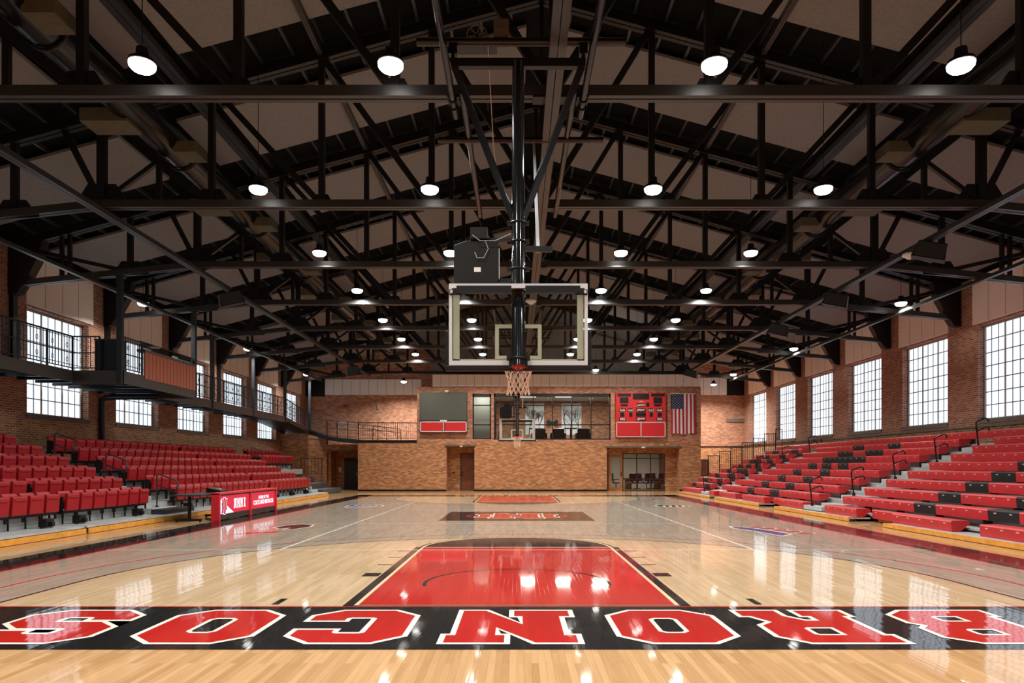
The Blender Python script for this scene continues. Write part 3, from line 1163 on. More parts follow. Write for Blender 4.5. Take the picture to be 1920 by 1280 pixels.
# ---- upper windows and the lounge behind them
def grid_window(name, r, cols, rows_px, hframe=.07):
    e = struct(empty(name, ((r[0] + r[1]) / 2, DW, r[2])))
    mb = MB()
    y0, y1 = DW + .02, DW + .14
    mb.box(r[0], r[1], y0, y1, r[2], r[2] + hframe)
    mb.box(r[0], r[1], y0, y1, r[3] - .2, r[3])
    mb.box(r[0], r[0] + .09, y0, y1, r[2], r[3])
    mb.box(r[1] - .09, r[1], y0, y1, r[2], r[3])
    for c in cols:
        x = WX(c)
        mb.box(x - .03, x + .03, y0, y1, r[2], r[3] - .2)
    for q in rows_px:
        z = WZ(q)
        mb.box(r[0], r[1], y0, y1, z - .03, z + .03)
    struct(mb.build('window_frame', M_bronze, e))
    struct(MB().box(r[0] + .05, r[1] - .05, DW + .07, DW + .078, r[2] + .05, r[3] - .1).build('window_pane', M_wglass, e))


grid_window('window_71', wa, [], [759.5, 796])
grid_window('window_72', wb, [963.6, 999.9, 1036, 1072.2, 1108.3], [759.5, 796])
# partition behind the narrow window and lounge rear wall
M_wallgrey = mat('office_wall_grey', (0.42, 0.43, 0.38), 0.8)
struct(MB().box(WX(880), WX(924), 46.2, 46.3, 3.05, ZU - .25).build('wall_office', M_wallgrey))
struct(MB().box(WX(922), WX(924), DW + .35, 46.3, 3.05, ZU - .25).build('wall_office_partition', M_blk))
mb = MB()
mb.box(WX(924), LX1 - .4, 51.5, 51.6, 3.05, ZU - .25)
struct(mb.build('wall_lounge', M_brick))
M_mural = mat('wintry_mural', (0.72, 0.74, 0.78), 0.8, noise=0.2, nscale=1.2)


def mural(x0, x1, z0, z1, label, seed):
    rnd = random.Random(seed)
    e = empty('mural', ((x0 + x1) / 2, 51.5, z0))
    MB().box(x0, x1, 51.42, 51.495, z0, z1).build('mural_panel', M_mural, e)
    br = MB()

    def limb(p, a, l, r, d):
        q = (p[0] + l * math.cos(a), p[1], p[2] + l * math.sin(a))
        if not (x0 < q[0] < x1 and z0 < q[2] < z1):
            return
        br.tube([p, q], [r, r * .6], 5)
        if d > 0:
            for _ in range(3):
                limb(q, a + rnd.uniform(-.6, .6), l * rnd.uniform(.6, .85), r * .6, d - 1)
    for i in range(3):
        limb((x0 + (x1 - x0) * (.2 + .3 * i), 51.40, z0 + .02), PI / 2 + rnd.uniform(-.2, .2), .6, .03, 5)
    br.build('bare_tree_silhouette', M_bronze, e)
    tag(e, label, 'mural')


mural(WX(985, 51.5), WX(1020, 51.5), 3.9, 6.2, 'pale wintry tree picture on the lounge wall, left one', 3)
mural(WX(1053, 51.5), WX(1090, 51.5), 3.9, 6.2, 'pale wintry tree picture on the lounge wall, right one', 5)
for i, (px, yy, w) in enumerate(((990, 47.5, 1.1), (1057, 47.5, 1.1), (1126, 46.8, 1.1))):
    nm = ('leftmost', 'middle', 'rightmost')[i]
    x = WX(px, yy)
    e = empty('ceiling_panel_light', (x, yy, ZU - .29))
    MB().box(x - w / 2 - .04, x + w / 2 + .04, yy - .34, yy + .34, ZU - .30, ZU - .25).build('frame', M_white, e)
    MB().box(x - w / 2, x + w / 2, yy - .3, yy + .3, ZU - .315, ZU - .30).build('diffuser', mat('panel_light', (1, 1, 1), .5, emit=(1, .93, .8), es=7), e)
    al = bpy.data.lights.new('lounge_light', 'AREA')
    al.shape = 'RECTANGLE'
    al.size, al.size_y, al.energy, al.color = 1.0, .55, 240, (1, .93, .82)
    ao = bpy.data.objects.new('light_source', al)
    C.objects.link(ao)
    ao.parent = e
    ao.location = (0, 0, -.04)
    tag(e, 'flat glowing ceiling light in the upper lounge, %s of three' % nm, 'light')
al = bpy.data.lights.new('office_light', 'AREA')
al.size, al.energy, al.color = 1.0, 55, (1, .95, .85)
ao = bpy.data.objects.new('office_ceiling_light', al)
ao.location = (WX(903), DW + 1.1, ZU - .28)
C.objects.link(ao)
tag(ao, 'ceiling light inside the narrow upper office window', 'light')


def armchair(x, y, label):
    e = empty('armchair', (x, y, 3.05))
    z = 3.05
    MB().box(x - .42, x + .42, y - .4, y + .4, z + .12, z + .46).build('seat', M_leather, e, bevel=.05)
    MB().box(x - .40, x + .40, y - .50, y - .34, z + .3, z + .98).build('backrest', M_leather, e, bevel=.06)
    for s in (-1, 1):
        MB().box(x + s * .42 - .09, x + s * .42 + .09, y - .45, y + .4, z + .05, z + .68).build('armrest', M_leather, e, bevel=.04)
    for sx in (-1, 1):
        for sy in (-1, 1):
            MB().box(x + sx * .4 - .03, x + sx * .4 + .03, y + sy * .34 - .03, y + sy * .34 + .03, z, z + .13).build('leg', M_blk, e)
    tag(e, label, 'armchair')


armchair(WX(1011, 45.5), 45.5, 'black leather armchair behind the far backboard in the lounge window')
armchair(WX(1046, 45.5), 45.5, 'black leather armchair at the centre of the lounge window')
armchair(WX(1093, 45.5), 45.5, 'black leather armchair right of the tall lounge table')


def high_table(x, y, label):
    e = empty('high_table', (x, y, 3.05))
    z = 3.05
    MB().box(x - .42, x + .42, y - .35, y + .35, z + 1.0, z + 1.05).build('tabletop', M_blk, e)
    MB().tube([(x, y, z + .02), (x, y, z + 1.0)], .05, 10).build('column', M_blk, e)
    MB().lathe([(.05, .06), (.3, .02), (.3, 0)], (x, y, z), 16).build('base', M_blk, e)
    tag(e, label, 'table')


high_table(WX(1070, 46.2), 46.2, 'tall black pedestal table between the lounge armchairs')
high_table(WX(1004, 46.4), 46.4, 'tall black pedestal table left of centre in the lounge window')
# television bracket in the lounge
mb = MB()
x, z = WX(1036, 51.2), 4.75
mb.box(x - .4, x + .4, 51.3, 51.42, z - .12, z + .14)
for s in (-1, 1):
    mb.box(x + s * .3 - .1, x + s * .3 + .1, 51.2, 51.3, z - .2, z + .22)
o = mb.build('television_bracket', M_blk)
tag(o, 'black television bracket on the lounge rear wall', 'bracket')

# ---- boards and flag on the upper end wall
def video_board():
    x0, x1, z0, z1 = WX(788.5), WX(875.5), WZ(790), WZ(737)
    e = empty('video_board', ((x0 + x1) / 2, DW, z0 - .6))
    MB().box(x0 - .03, x1 + .03, DW - .22, DW - .004, WZ(811), z1 + .02).build('cabinet', M_dgrey, e)
    MB().box(x0, x1, DW - .24, DW - .22, z0 + .05, z1).build('screen', M_video, e)
    mb = MB()
    for a, b in ((788.5, 831.5), (832.5, 875.5)):
        mb.box(WX(a) + .06, WX(b) - .04, DW - .245, DW - .22, WZ(808.5), WZ(791.7))
    mb.build('sponsor_panel', M_scored, e)
    mb = MB()
    f = DW - .25
    zz0, zz1 = WZ(809.8), WZ(790.4)
    mb.box(x0, x1, f, DW - .22, zz1 - .05, zz1)
    mb.box(x0, x1, f, DW - .22, zz0, zz0 + .05)
    for xx in (x0, WX(832) - .025, x1 - .05):
        mb.box(xx, xx + .05, f, DW - .22, zz0, zz1)
    mb.build('white_border', M_swhite, e)
    MB().box(WX(826), WX(838.5), DW - .26, DW - .22, WZ(790), WZ(787.8)).build('maker_plate', M_swhite, e)
    mb = MB().box(WX(836.5), WX(839), DW - .3, DW, z1 + .02, z1 + .12)
    mb.box(WX(835), WX(841.5), DW - .34, DW - .2, z1 + .06, z1 + .16)
    mb.build('camera_bracket', M_whitepaint, e)
    tag(e, 'dark grey blank video board with two red panels beneath', 'video board')


video_board()


def scoreboard():
    S = 9.145                                    # crop pixels per photo pixel

    def X(c):
        return WX(1130 + c / S)

    def Z(c):
        return WZ(720 + c / S)
    e = empty('scoreboard', (X(648), DW, Z(905)))
    f = DW - .2
    MB().box(X(222), X(1068), f, DW, Z(642), Z(150)).build('cabinet', M_scored, e)
    MB().box(X(225), X(1066), f + .02, DW, Z(908), Z(645)).build('lower_cabinet', M_scored, e)
    mb = MB()
    mb.box(X(238), X(641), f - .0, f + .02, Z(893), Z(662))
    mb.box(X(654), X(1052), f - .0, f + .02, Z(893), Z(662))
    mb.build('sponsor_panel', M_scored, e)
    mb = MB()
    for z0, z1 in ((908, 896), (661, 649)):
        mb.box(X(228), X(1066), f - .01, f + .02, Z(z0), Z(z1))
    for x0, x1 in ((228, 239), (642, 653), (1053, 1066)):
        mb.box(X(x0), X(x1), f - .01, f + .02, Z(907), Z(650))
    mb.build('white_border', M_swhite, e)
    wins_ = [(247, 475, 165, 217), (507, 787, 165, 268), (820, 1052, 165, 217), (286, 435, 232, 332), (860, 1008, 232, 336),
             (303, 420, 347, 383), (874, 990, 347, 383), (738, 790, 318, 393), (292, 362, 490, 560), (447, 500, 490, 563), (562, 732, 487, 560), (795, 850, 490, 563), (932, 1003, 490, 563)]
    for a, b, c, d in wins_:
        MB().box(X(a), X(b), f - .012, f, Z(d), Z(c)).build('digit_window', M_sdark, e)
    words = [('period', 572, 722, 335, 393), ('player', 568, 727, 420, 475), ('game', 568, 727, 577, 630), ('fouls', 276, 384, 420, 474), ('fouls', 912, 1020, 420, 474),
             ('t.o.l', 420, 524, 420, 474), ('t.o.l', 768, 872, 420, 474), ('won', 276, 384, 577, 630), ('won', 912, 1020, 577, 630)]
    for s, a, b, c, d in words:
        MB().box(X(a), X(b), f - .012, f, Z(d), Z(c)).build('caption_plate', M_sdark, e)
        vs, fs = text_mesh(s, .26, .006)
        xs = [v[0] for v in vs]
        w = max(xs) - min(xs)
        k = (X(b) - X(a)) * .8 / w
        ys = [v[1] for v in vs]
        kz = (Z(c) - Z(d)) * .78 / (max(ys) - min(ys))
        cx, cz = (X(a) + X(b)) / 2, (Z(c) + Z(d)) / 2
        MB().add([(cx + u * k, f - .015, cz + v * kz) for u, v in vs], fs).build('caption', M_swhite, e)
    MB().box(X(618), X(680), f - .012, f, Z(310), Z(298)).build('maker_plate', mat('pale_gold', (.6, .45, .25), .5), e)
    MB().lathe([(.05, .02), (.05, -.02)], (X(553), f - .03, Z(383)), 10).build('indicator_lamp', M_whitepaint, e)
    tag(e, 'red basketball scoreboard with black digit windows and two red panels', 'scoreboard')


scoreboard()


def flag():
    x0, x1, z0, z1 = WX(1257), WX(1303), WZ(813), WZ(739)
    e = empty('national_flag', ((x0 + x1) / 2, DW, z0))
    nx, nz = 52, 24
    mb = MB()
    W, Hh = x1 - x0, z1 - z0

    def pt(i, j):
        u, v = i / nx, j / nz
        y = DW - .08 - .035 * math.sin(u * 16 + v * 2) * (1 - v * .7) - .02 * math.sin(u * 7 + 3 * v)
        return (x0 + W * u + .05 * W * (1 - v) * (.3 if u < .5 else .35), y, z0 + Hh * v + (.03 * math.sin(u * 9) if j == 0 else 0))
    grid = [[pt(i, j) for i in range(nx + 1)] for j in range(nz + 1)]
    base = len(mb.v)
    mb.v.extend(Vector(p) for r in grid for p in r)
    for j in range(nz):
        for i in range(nx):
            a = base + j * (nx + 1) + i
            mb.f.append((a, a + 1, a + nx + 2, a + nx + 1))
            stripe = int(i / nx * 13)
            canton = (j + .5) / nz > .645 and stripe < 7
            mb.mi.append(2 if canton else (0 if stripe % 2 == 0 else 1))
    n0 = len(mb.v)
    o = mb.build('flag_cloth', [M_flagred, M_flagwhite, M_flagblue], e, recalc=False)
    md = o.modifiers.new('solid', 'SOLIDIFY')
    md.thickness = .004
    st = MB()
    for r in range(9 + 2):
        cnt = 5 if r % 2 == 0 else 4
        for c in range(cnt):
            u = (.03 + (c + (0 if cnt == 5 else .5)) * .11 + .02)
            v = 1 - (.03 + r * .032 + .01)
            cx = x0 + W * u + .02 * W
            cz = z0 + Hh * v
            star = []
            for k in range(10):
                rr = .032 if k % 2 == 0 else .013
                star.append((cx + rr * math.sin(k * PI / 5), DW - .135, cz + rr * math.cos(k * PI / 5)))
            st.add(star, [tuple(range(10))])
    st.build('stars', M_flagwhite, e, recalc=False)
    MB().tube([(x0 - .02, DW - .09, z1 + .03), (x1 + .02, DW - .09, z1 + .03)], .025, 8).build('pole', M_white, e)
    tag(e, 'red white and blue striped flag hanging vertically right of the scoreboard', 'flag')


flag()
# little speaker/intercom on the recessed brick at the left
o = MB().box(WX(707.5, DB), WX(712, DB), DB - .12, DB, WZ(767, DB), WZ(757, DB)).build('wall_speaker', mat('beige_metal', (.35, .30, .22), .6))
tag(o, 'small beige box on the bright brick wall above the ramp railing', 'wall box')
o = MB().lathe([(.03, .18), (.12, .06), (.12, 0), (.04, -.08)], (WX(647, DB), DB - .14, WZ(763, DB)), 12).build('wall_bell', mat('bell_red', (.30, .05, .03), .5))
tag(o, 'small dark red bell on the brick wall left of the beige box', 'bell')

# ------------------------------------------------------------------ roof
mb = MB()
for s in (-1, 1):
    xe = XR + .6 if s > 0 else XL - .6
    vs = []
    for yy in (DN - .3, DB + .3):
        vs += [(XC, yy, ROOFZ), (xe, yy, roofz(xe)), (xe, yy, roofz(xe) + .3), (XC, yy, ROOFZ + .3)]
    mb.add(vs, [(0, 1, 2, 3), (7, 6, 5, 4), (0, 4, 5, 1), (1, 5, 6, 2), (2, 6, 7, 3)])
ceiling = struct(mb.build('ceiling', M_deck))
# purlins seen as short ribs in the dark strips
for s in (-1, 1):
    for i in range(1, 22):
        x = XC + s * i * .75
        if abs(x - XC) > 16.2:
            continue
        z = roofz(x) - .06
        struct(MB().bar((x, 8.0, z), (x, DB, z), .07, .10).build('purlin', M_dgrey, ceiling))
# acoustic ceiling panels between trusses
for k in range(1, 10):
    ya = (k - 1 + 1.35) * BAY + 1.15
    yb = (k + 1.35) * BAY - 1.25
    if k == 9:
        yb = DB - .3
    for s in (-1, 1):
        for a, b in ((.35, 8.2), (8.75, 9.4), (10.9, 16.1)):
            x0, x1 = XC + s * a, XC + s * b
            v = []
            for yy in (ya, yb):
                for dz in (-.22, -.14):
                    for x in (x0, x1):
                        v.append((x, yy, roofz(x) + dz))
            struct(MB().add(v, [(0, 1, 3, 2), (4, 6, 7, 5), (0, 4, 5, 1), (2, 3, 7, 6), (0, 2, 6, 4), (1, 5, 7, 3)]).build('acoustic_ceiling_panel', M_acou, ceiling))

# ------------------------------------------------------------------ trusses
CH = 7.82
SP = 2.66
BR = 4 * SP


def botz(a):
    return CH + .09 if a <= BR else CH + .09 - (a - BR) / (16.5 - BR) * .62


def topz(a):
    return ROOFZ - .32 - SL * a


def make_truss(D):
    e = empty('roof_truss', (XC, D, CH))

    def P(a, z, s=1, dy=0):
        return (XC + s * a, D + dy, z)
    mb = MB()
    for dy in (-.07, .07):
        mb.bar(P(-BR, CH + .09, 1, dy), P(BR, CH + .09, 1, dy), .10, .18)
    mb.build('bottom_chord', M_chord, e)
    for s in (-1, 1):
        mb = MB()
        for dy in (-.07, .07):
            mb.bar(P(BR, botz(BR), s, dy), P(16.45, botz(16.45), s, dy), .10, .18)
        mb.build('sloping_bottom_chord', M_chord, e)
        mb = MB()
        for dy in (-.08, .08):
            mb.bar(P(0, topz(0), s, dy), P(16.45, topz(16.45), s, dy), .12, .24)
        mb.build('top_chord', M_steel, e)
        for a, w in ((SP, .14), (2 * SP, .14), (3 * SP, .14), (BR, .2)):
            MB().bar(P(a, botz(a), s), P(a, topz(a), s), w, .14, up=(0, 1, 0)).build('post', M_steel, e)
        for a, w in ((12.75, .16),):
            MB().bar(P(a, botz(a), s), P(a, topz(a), s), w, .12, up=(0, 1, 0)).build('post', M_steel, e)
        for a in (14.65, 14.9):
            MB().bar(P(a, botz(a), s), P(a, topz(a), s), .09, .12, up=(0, 1, 0)).build('post', M_steel, e)
        for t, b in ((SP, 0), (2 * SP, SP), (3 * SP, 2 * SP), (BR, 3 * SP)):
            MB().bar(P(b + .05, CH + .14, s), P(t - .05, topz(t) - .05, s), .14, .12, up=(0, 1, 0)).build('diagonal', M_steel, e)
        m = 3.5 * SP
        zm = (CH + topz(BR)) / 2
        MB().bar(P(BR, CH + .14, s), P(m, zm, s), .10, .10, up=(0, 1, 0)).build('sub_diagonal', M_steel, e)
        MB().bar(P(m - .05, CH + .1, s), P(m - .05, zm, s), .11, .10, up=(0, 1, 0)).build('sub_post', M_steel, e)
        MB().bar(P(BR, CH + .12, s), P(11.6, topz(11.6), s), .13, .1, up=(0, 1, 0)).build('diagonal', M_steel, e)
        MB().bar(P(12.75, botz(12.75), s), P(16.2, topz(16.2) - .1, s), .12, .1, up=(0, 1, 0)).build('diagonal', M_steel, e)
        for a, w, h in ((3 * SP, .5, .38), (BR, .75, .5), (12.75, .6, .34), (2 * SP, .34, .25), (SP, .34, .25)):
            z0 = botz(a)
            pl = [(XC + s * (a - w), z0 - .08), (XC + s * (a + w), z0 - .08 - (w * .1 if a > BR - .1 else 0)), (XC + s * (a + w * .45), z0 + h), (XC + s * (a - w * .45), z0 + h)]
            MB().prism(pl, 'y', D - .025, D + .025).build('gusset_plate', M_steel, e)
        zt = topz(16.4) + .1
        pl = [(XC + s * 15.35, zt + .25), (XC + s * 16.47, zt), (XC + s * 16.47, 6.95), (XC + s * 16.2, 7.0), (XC + s * 15.9, 7.45), (XC + s * 15.55, 8.1)]
        MB().prism(pl, 'y', D - .17, D + .17).build('wall_bracket', M_steel, e)
    MB().bar(P(0, CH, 1), P(0, topz(0), 1), .1, .1, up=(0, 1, 0)).build('king_post', M_steel, e)
    mb = MB()
    mb.box(XC - .33, XC + .33, D - .13, D + .13, CH - .03, CH - .001)
    mb.build('splice_plate', M_steel, e)
    return e


TR = [TD[k] for k in range(1, 9)]
proto = make_truss(TR[0])
for i, D in enumerate(TR):
    o = proto if i == 0 else copy_tree(proto)
    o.location = (XC, D, CH)
    tag(o, 'black steel roof truss spanning the hall, %s from the camera' % ordn(i + 1), 'truss', 'roof trusses across the hall')

# ------------------------------------------------------------------ longitudinal members
def long_beam(name, a, z, w, h, label, m=None, y0=8.5, y1=None):
    y1 = y1 or TR[-1] + .3
    mb = MB()
    for d in (-w * .27, w * .27):
        mb.bar((a + d, y0, z), (a + d, y1, z), w * .48, h)
    o = mb.build(name, m or M_chord)
    tag(o, label, 'beam')
    return o


long_beam('longitudinal_beam', XC, CH - .10, .24, .12, 'black steel beam running down the centre under the trusses', M_chord)
for s, nm in ((-1, 'left'), (1, 'right')):
    long_beam('longitudinal_beam', XC + s * BR, CH - .08, .20, .12, 'steel beam along the %s truss knees, carrying the loudspeakers' % nm)
    long_beam('longitudinal_beam', XC + s * 13.9, botz(13.9) - .16, .12, .1, 'thin steel rail under the trusses over the %s seating' % nm)
    long_beam('longitudinal_beam', XC + s * 2 * SP, topz(2 * SP) + .05, .12, .16, 'black purlin beam high on the %s roof slope near the ridge' % nm)
    long_beam('longitudinal_beam', XC + s * 8.5, topz(8.5) + .02, .3, .16, 'broad black beam high on the %s roof slope above the duct' % nm)
    long_beam('longitudinal_beam', XC + s * 10.2, topz(10.2) + .02, .3, .16, 'broad black beam high on the %s roof slope outside the duct' % nm)

# spiral ducts
for s, nm in ((-1, 'left'), (1, 'right')):
    x = XC + s * 8.95
    z = 9.35
    e = empty('spiral_duct', (x, 8.5, z))
    L0, L1 = 8.5, 45.5
    rings, pts = [], []
    nseg = 150
    for i in range(nseg + 1):
        y = L0 + (L1 - L0) * i / nseg
        pts.append((x, y, z))
    mb = MB()
    rr = [0.36 + (0.006 if i % 2 else 0) for i in range(nseg + 1)]
    mb.tube(pts, rr, 20)
    mb.build('duct_body', M_duct, e, smooth=True)
    for i in range(8):
        y = 9.8 + i * BAY
        MB().box(x - s * .05, x + s * .95, y, y + .65, z - .42, z - .14).build('side_grille', M_olive, e)
        MB().box(x - s * .25, x - s * .8, y + 1.6, y + 2.2, z - .36, z - .1).build('side_grille', M_olive, e)
    for i in range(8):
        y = TR[i]
        if y < L1:
            MB().tube([(x + .40 * math.cos(2 * PI * k / 20), y + .5, z + .40 * math.sin(2 * PI * k / 20)) for k in range(20)], .03, 6, closed=True).build('hanger_ring', M_steel, e)
    tag(e, 'long dark spiral ventilation duct inside the %s half of the trusses' % nm, 'duct')

# ------------------------------------------------------------------ lamps
lamp_light = bpy.data.lights.new('high_bay_light', 'AREA')
lamp_light.shape = 'DISK'
lamp_light.size = .30
lamp_light.energy = LAMP_W
lamp_light.color = AMBER
lamp_light.spread = math.radians(150)


def make_lamp(x, y, z, label, ztop):
    e = empty('high_bay_lamp', (x, y, z))
    MB().lathe([(.03, .30), (.09, .29), (.10, .16), (.20, .10), (.22, .045), (.20, .04)], (x, y, z), 20).build('housing', M_blk, e, smooth=True)
    MB().lathe([(.205, .04), (.20, -.01), (.16, -.055), (.08, -.08), (.02, -.085)], (x, y, z), 20).build('lens', M_lens, e)
    MB().tube([(x, y, z + .25), (x, y, ztop)], .008, 6).build('suspension_cord', M_blk, e)
    lo = bpy.data.objects.new('light_source', lamp_light)
    C.objects.link(lo)
    lo.parent = e
    lo.location = (0, 0, -.10)
    tag(e, label, 'lamp', 'high bay lamps under the trusses')
    return e


rows = TR[:]
colx = [(-6.03, 'far left'), (-2.03, 'inner left'), (3.18, 'inner right'), (7.15, 'far right')]
cand = []
LZ = 8.42
LZS = (8.10, 8.10, 8.16, 8.28, 8.22, 8.28, 8.30)
for i, D in enumerate(rows[:7]):
    for x, nm in colx:
        cand.append((x, D - .62, LZS[i] - .08, 'glowing high bay lamp, %s line, %s row from the camera' % (nm, ordn(i + 1)), roofz(x) + .02))
for x, nm in ((-13.95, 'left'), (14.35, 'right')):
    for i, D in enumerate((16.1, 26.1, 36.2, 46.3)):
        if i == 0:
            continue
        cand.append((x, D, 7.64, 'glowing high bay lamp over the %s seating, %s from the camera' % (nm, ordn(i)), roofz(x) + .02))
cand.append((WX(757, 49.5), 49.5, 7.55, 'glowing lamp near the rear wall above the ramp railing', roofz(-8) + .02))
cand.append((WX(1338, 49.5), 49.5, 7.35, 'glowing lamp near the rear wall right of the flag', roofz(14) + .02))
cand.append((WX(1117, 46.8), 46.8, 8.0, 'glowing lamp just above the panel strip over the scoreboard', roofz(5.3) + .02))
wash_light = lamp_light.copy()
wash_light.energy = LAMP_W * 3.2
for c in cand:
    o = make_lamp(*c)
    if c[1] > 49:
        for ch in o.children:
            if ch.type == 'LIGHT':
                ch.data = wash_light
# unseen lamp rows continued behind the camera, added to light the brickwork
for D in (6.6, 1.55, -3.5):
    for x, nm in colx:
        cand.append((x, D))
        lo = bpy.data.objects.new('added_rear_light', lamp_light)
        C.objects.link(lo)
        lo.location = (x, D, LZ)
        tag(lo, 'unseen lamp added behind the camera, continuing the high bay rows', 'lamp', 'added lamps behind the camera')

# ------------------------------------------------------------------ speakers, detectors
def speaker(x, y, z, s, label):
    e = empty('loudspeaker', (x, y, z))
    MB().prism([(x - .42, z - .22), (x + .42, z - .22), (x + .34, z + .22), (x - .34, z + .22)], 'y', y - .2, y + .2).build('cabinet', M_blk, e, bevel=.01)
    MB().box(x - .36, x + .36, y - .215, y - .2, z - .19, z + .19).build('grille', M_dgrey, e)
    MB().bar((x, y, z + .2), (x - s * .2, y, CH - .1), .05, .05).build('bracket', M_steel, e)
    tag(e, label, 'loudspeaker', 'loudspeakers under the side beams')
    e.rotation_euler = (math.radians(0), math.radians(s * 18), math.radians(-s * 30))


speaker(-10.0, 24.4, 7.42, -1, 'black loudspeaker hanging under the left beam, nearer one')
speaker(-10.0, 42.5, 7.42, -1, 'black loudspeaker hanging under the left beam, farther one')
speaker(11.25, 19.0, 7.42, 1, 'black loudspeaker under the right beam, nearest the camera')
speaker(11.25, 24.6, 7.42, 1, 'black loudspeaker under the right beam, second from the camera')
speaker(11.25, 30.0, 7.42, 1, 'black loudspeaker under the right beam, third from the camera')
speaker(11.0, 44.0, 7.42, 1, 'black loudspeaker under the right beam near the end wall')
for x, y, z, zt, lb in ((.52, 25.6, 7.66, 7.80, 'round white smoke detector on the centre beam behind the backboard'), (11.25, 20.0, 7.66, 7.82, 'round white dome detector on the right beam')):
    e = empty('smoke_detector', (x, y, z))
    MB().lathe([(.12, .1), (.20, .05), (.20, 0), (.12, -.05), (.06, -.10)], (x, y, z - .05), 18).build('dome', M_white, e, smooth=True)
    MB().box(x - .04, x + .04, y - .04, y + .04, z, zt).build('mount', M_blk, e)
    tag(e, lb, 'detector')

# ------------------------------------------------------------------ basketball goals
def make_goal(mirror, label):
    """built for the near end, then mirrored about mid court."""
    def Y(y):
        return 2 * MID - y if mirror else y

    def p(x, y, z):
        return (x, Y(y), z)

    def box(mb, x0, x1, y0, y1, z0, z1, mi=0):
        return mb.box(x0, x1, Y(y0), Y(y1), z0, z1, mi)
    e = empty('basketball_goal', p(0.02, 9.14, 2.9))
    cx = .02
    yb = 9.14
    # board
    box(MB(), cx - .88, cx + .88, yb, yb + .012, 2.95, 3.93).build('glass_panel', M_glass, e)
    mb = MB()
    zb, zt = 2.905, 3.97
    box(mb, cx - .905, cx + .905, yb - .03, yb + .04, zb, zb + .06)
    box(mb, cx - .905, cx + .905, yb - .03, yb + .04, zt - .06, zt)
    box(mb, cx - .905, cx - .865, yb - .03, yb + .04, zb + .06, zt - .06)
    box(mb, cx + .865, cx + .905, yb - .03, yb + .04, zb + .06, zt - .06)
    mb.build('board_frame', M_silver, e)
    mb = MB()
    for s in (-1, 1):
        box(mb, cx + s * .77, cx + s * .855, yb + .013, yb + .016, 2.97, zt - .06)
    box(mb, cx - .855, cx + .855, yb + .013, yb + .016, 2.965, 2.99)
    a, b, c0, c1, t = .305, .305, 2.985, 3.445, .05
    box(mb, cx - a, cx + a, yb + .013, yb + .017, c1 - t, c1)
    box(mb, cx - a, cx + a, yb + .013, yb + .017, c0, c0 + t)
    box(mb, cx - a, cx - a + t, yb + .013, yb + .017, c0 + t, c1 - t)
    box(mb, cx + a - t, cx + a, yb + .013, yb + .017, c0 + t, c1 - t)
    mb.build('white_markings', M_whitepaint, e)
    mb = MB()
    box(mb, cx - .955, cx + .955, yb - .03, yb + .06, 2.835, 2.91)
    for s in (-1, 1):
        box(mb, cx + s * .905, cx + s * .955, yb - .03, yb + .06, 2.91, 3.36)
    mb.build('edge_padding', M_blk, e, bevel=.015)
    mb = MB()
    for s in (-1, 1):
        box(mb, cx + s * .09, cx + s * .80, yb - .12, yb - .03, 3.83, 3.92)
        box(mb, cx + s * .74, cx + s * .90, yb - .05, yb - .03, 3.82, 3.89)
        for bx in (.78, .87):
            mb.lathe([(.018, .02), (.018, -.02)], p(cx + s * bx, yb - .055, 3.855), 8, 1)
    mb.build('top_mount_arm', [M_blk, M_silver], e)
    # rim and net
    ry, rz = yb + .15 + .23, 3.05
    mb = MB()
    mb.tube([p(cx + .235 * math.cos(t_), ry + .235 * math.sin(t_), rz) for t_ in [2 * PI * k / 28 for k in range(28)]], .011, 8, closed=True)
    box(mb, cx - .09, cx + .09, yb + .02, yb + .16, rz - .05, rz + .012)
    mb.build('rim', M_rim, e)
    mb = MB()
    prof = [(.232, -.01), (.205, -.12), (.165, -.22), (.142, -.30), (.138, -.38), (.155, -.45), (.160, -.49)]
    for d in (-1, 1):
        for k in range(14):
            pts = []
            for i, (r, z) in enumerate(prof):
                f = (0, .35, 1.0, 1.6, 2.2, 2.8, 3.2)[i]
                a_ = 2 * PI * (k + d * f) / 14
                pts.append(p(cx + r * math.cos(a_), ry + r * math.sin(a_), rz + z))
            mb.tube(pts, .0042, 5)
    mb.build('net', M_net, e)
    # mast
    m0, m1 = Vector(p(cx, 8.98, 2.86)), Vector(p(cx, 10.2, 7.46))
    MB().tube([m0, m1], .088, 24).build('mast', M_pole, e, smooth=True)

    def on(z):
        f = (z - m0.z) / (m1.z - m0.z)
        return m0.lerp(m1, f)
    for z in (2.98, 3.90, 4.22, 4.62, 4.90):
        mb = MB()
        c = on(z)
        mb.tube([(c.x + .098 * math.cos(2 * PI * k / 20), c.y + .098 * math.sin(2 * PI * k / 20), z) for k in range(20)], .014, 6, closed=True)
        for s in (-1, 1):
            mb.box(c.x + s * .09, c.x + s * .15, c.y - .02, c.y + .02, z - .03, z + .03)
        mb.build('pipe_clamp', M_blk, e)
    c = on(2.93)
    sg = -1 if mirror else 1
    mb = MB().box(cx - .12, cx + .12, c.y, yb if not mirror else Y(yb), 2.86, 3.06)
    mb.build('lower_mount', M_blk, e)
    # head cross member
    h = m1
    MB().bar((cx - .98, h.y, h.z), (cx + .98, h.y, h.z), .1, .12).build('head_cross_member', M_steel, e)
    for s in (-1, 1):
        b = on(4.98)
        MB().bar((cx + s * .93, h.y, h.z - .04), (cx + s * .07, b.y, b.z), .055, .085).build('brace', M_steel2, e)
        mb = MB()
        mb.bar((cx + s * .95, h.y, h.z), (cx + s * .95, h.y + sg * .02, 7.76), .05, .07)
        mb.box(cx + s * .95 - .06, cx + s * .95 + .06, h.y - .06, h.y + .06, 7.58, 7.74)
        mb.build('hanger_bracket', M_steel2, e)
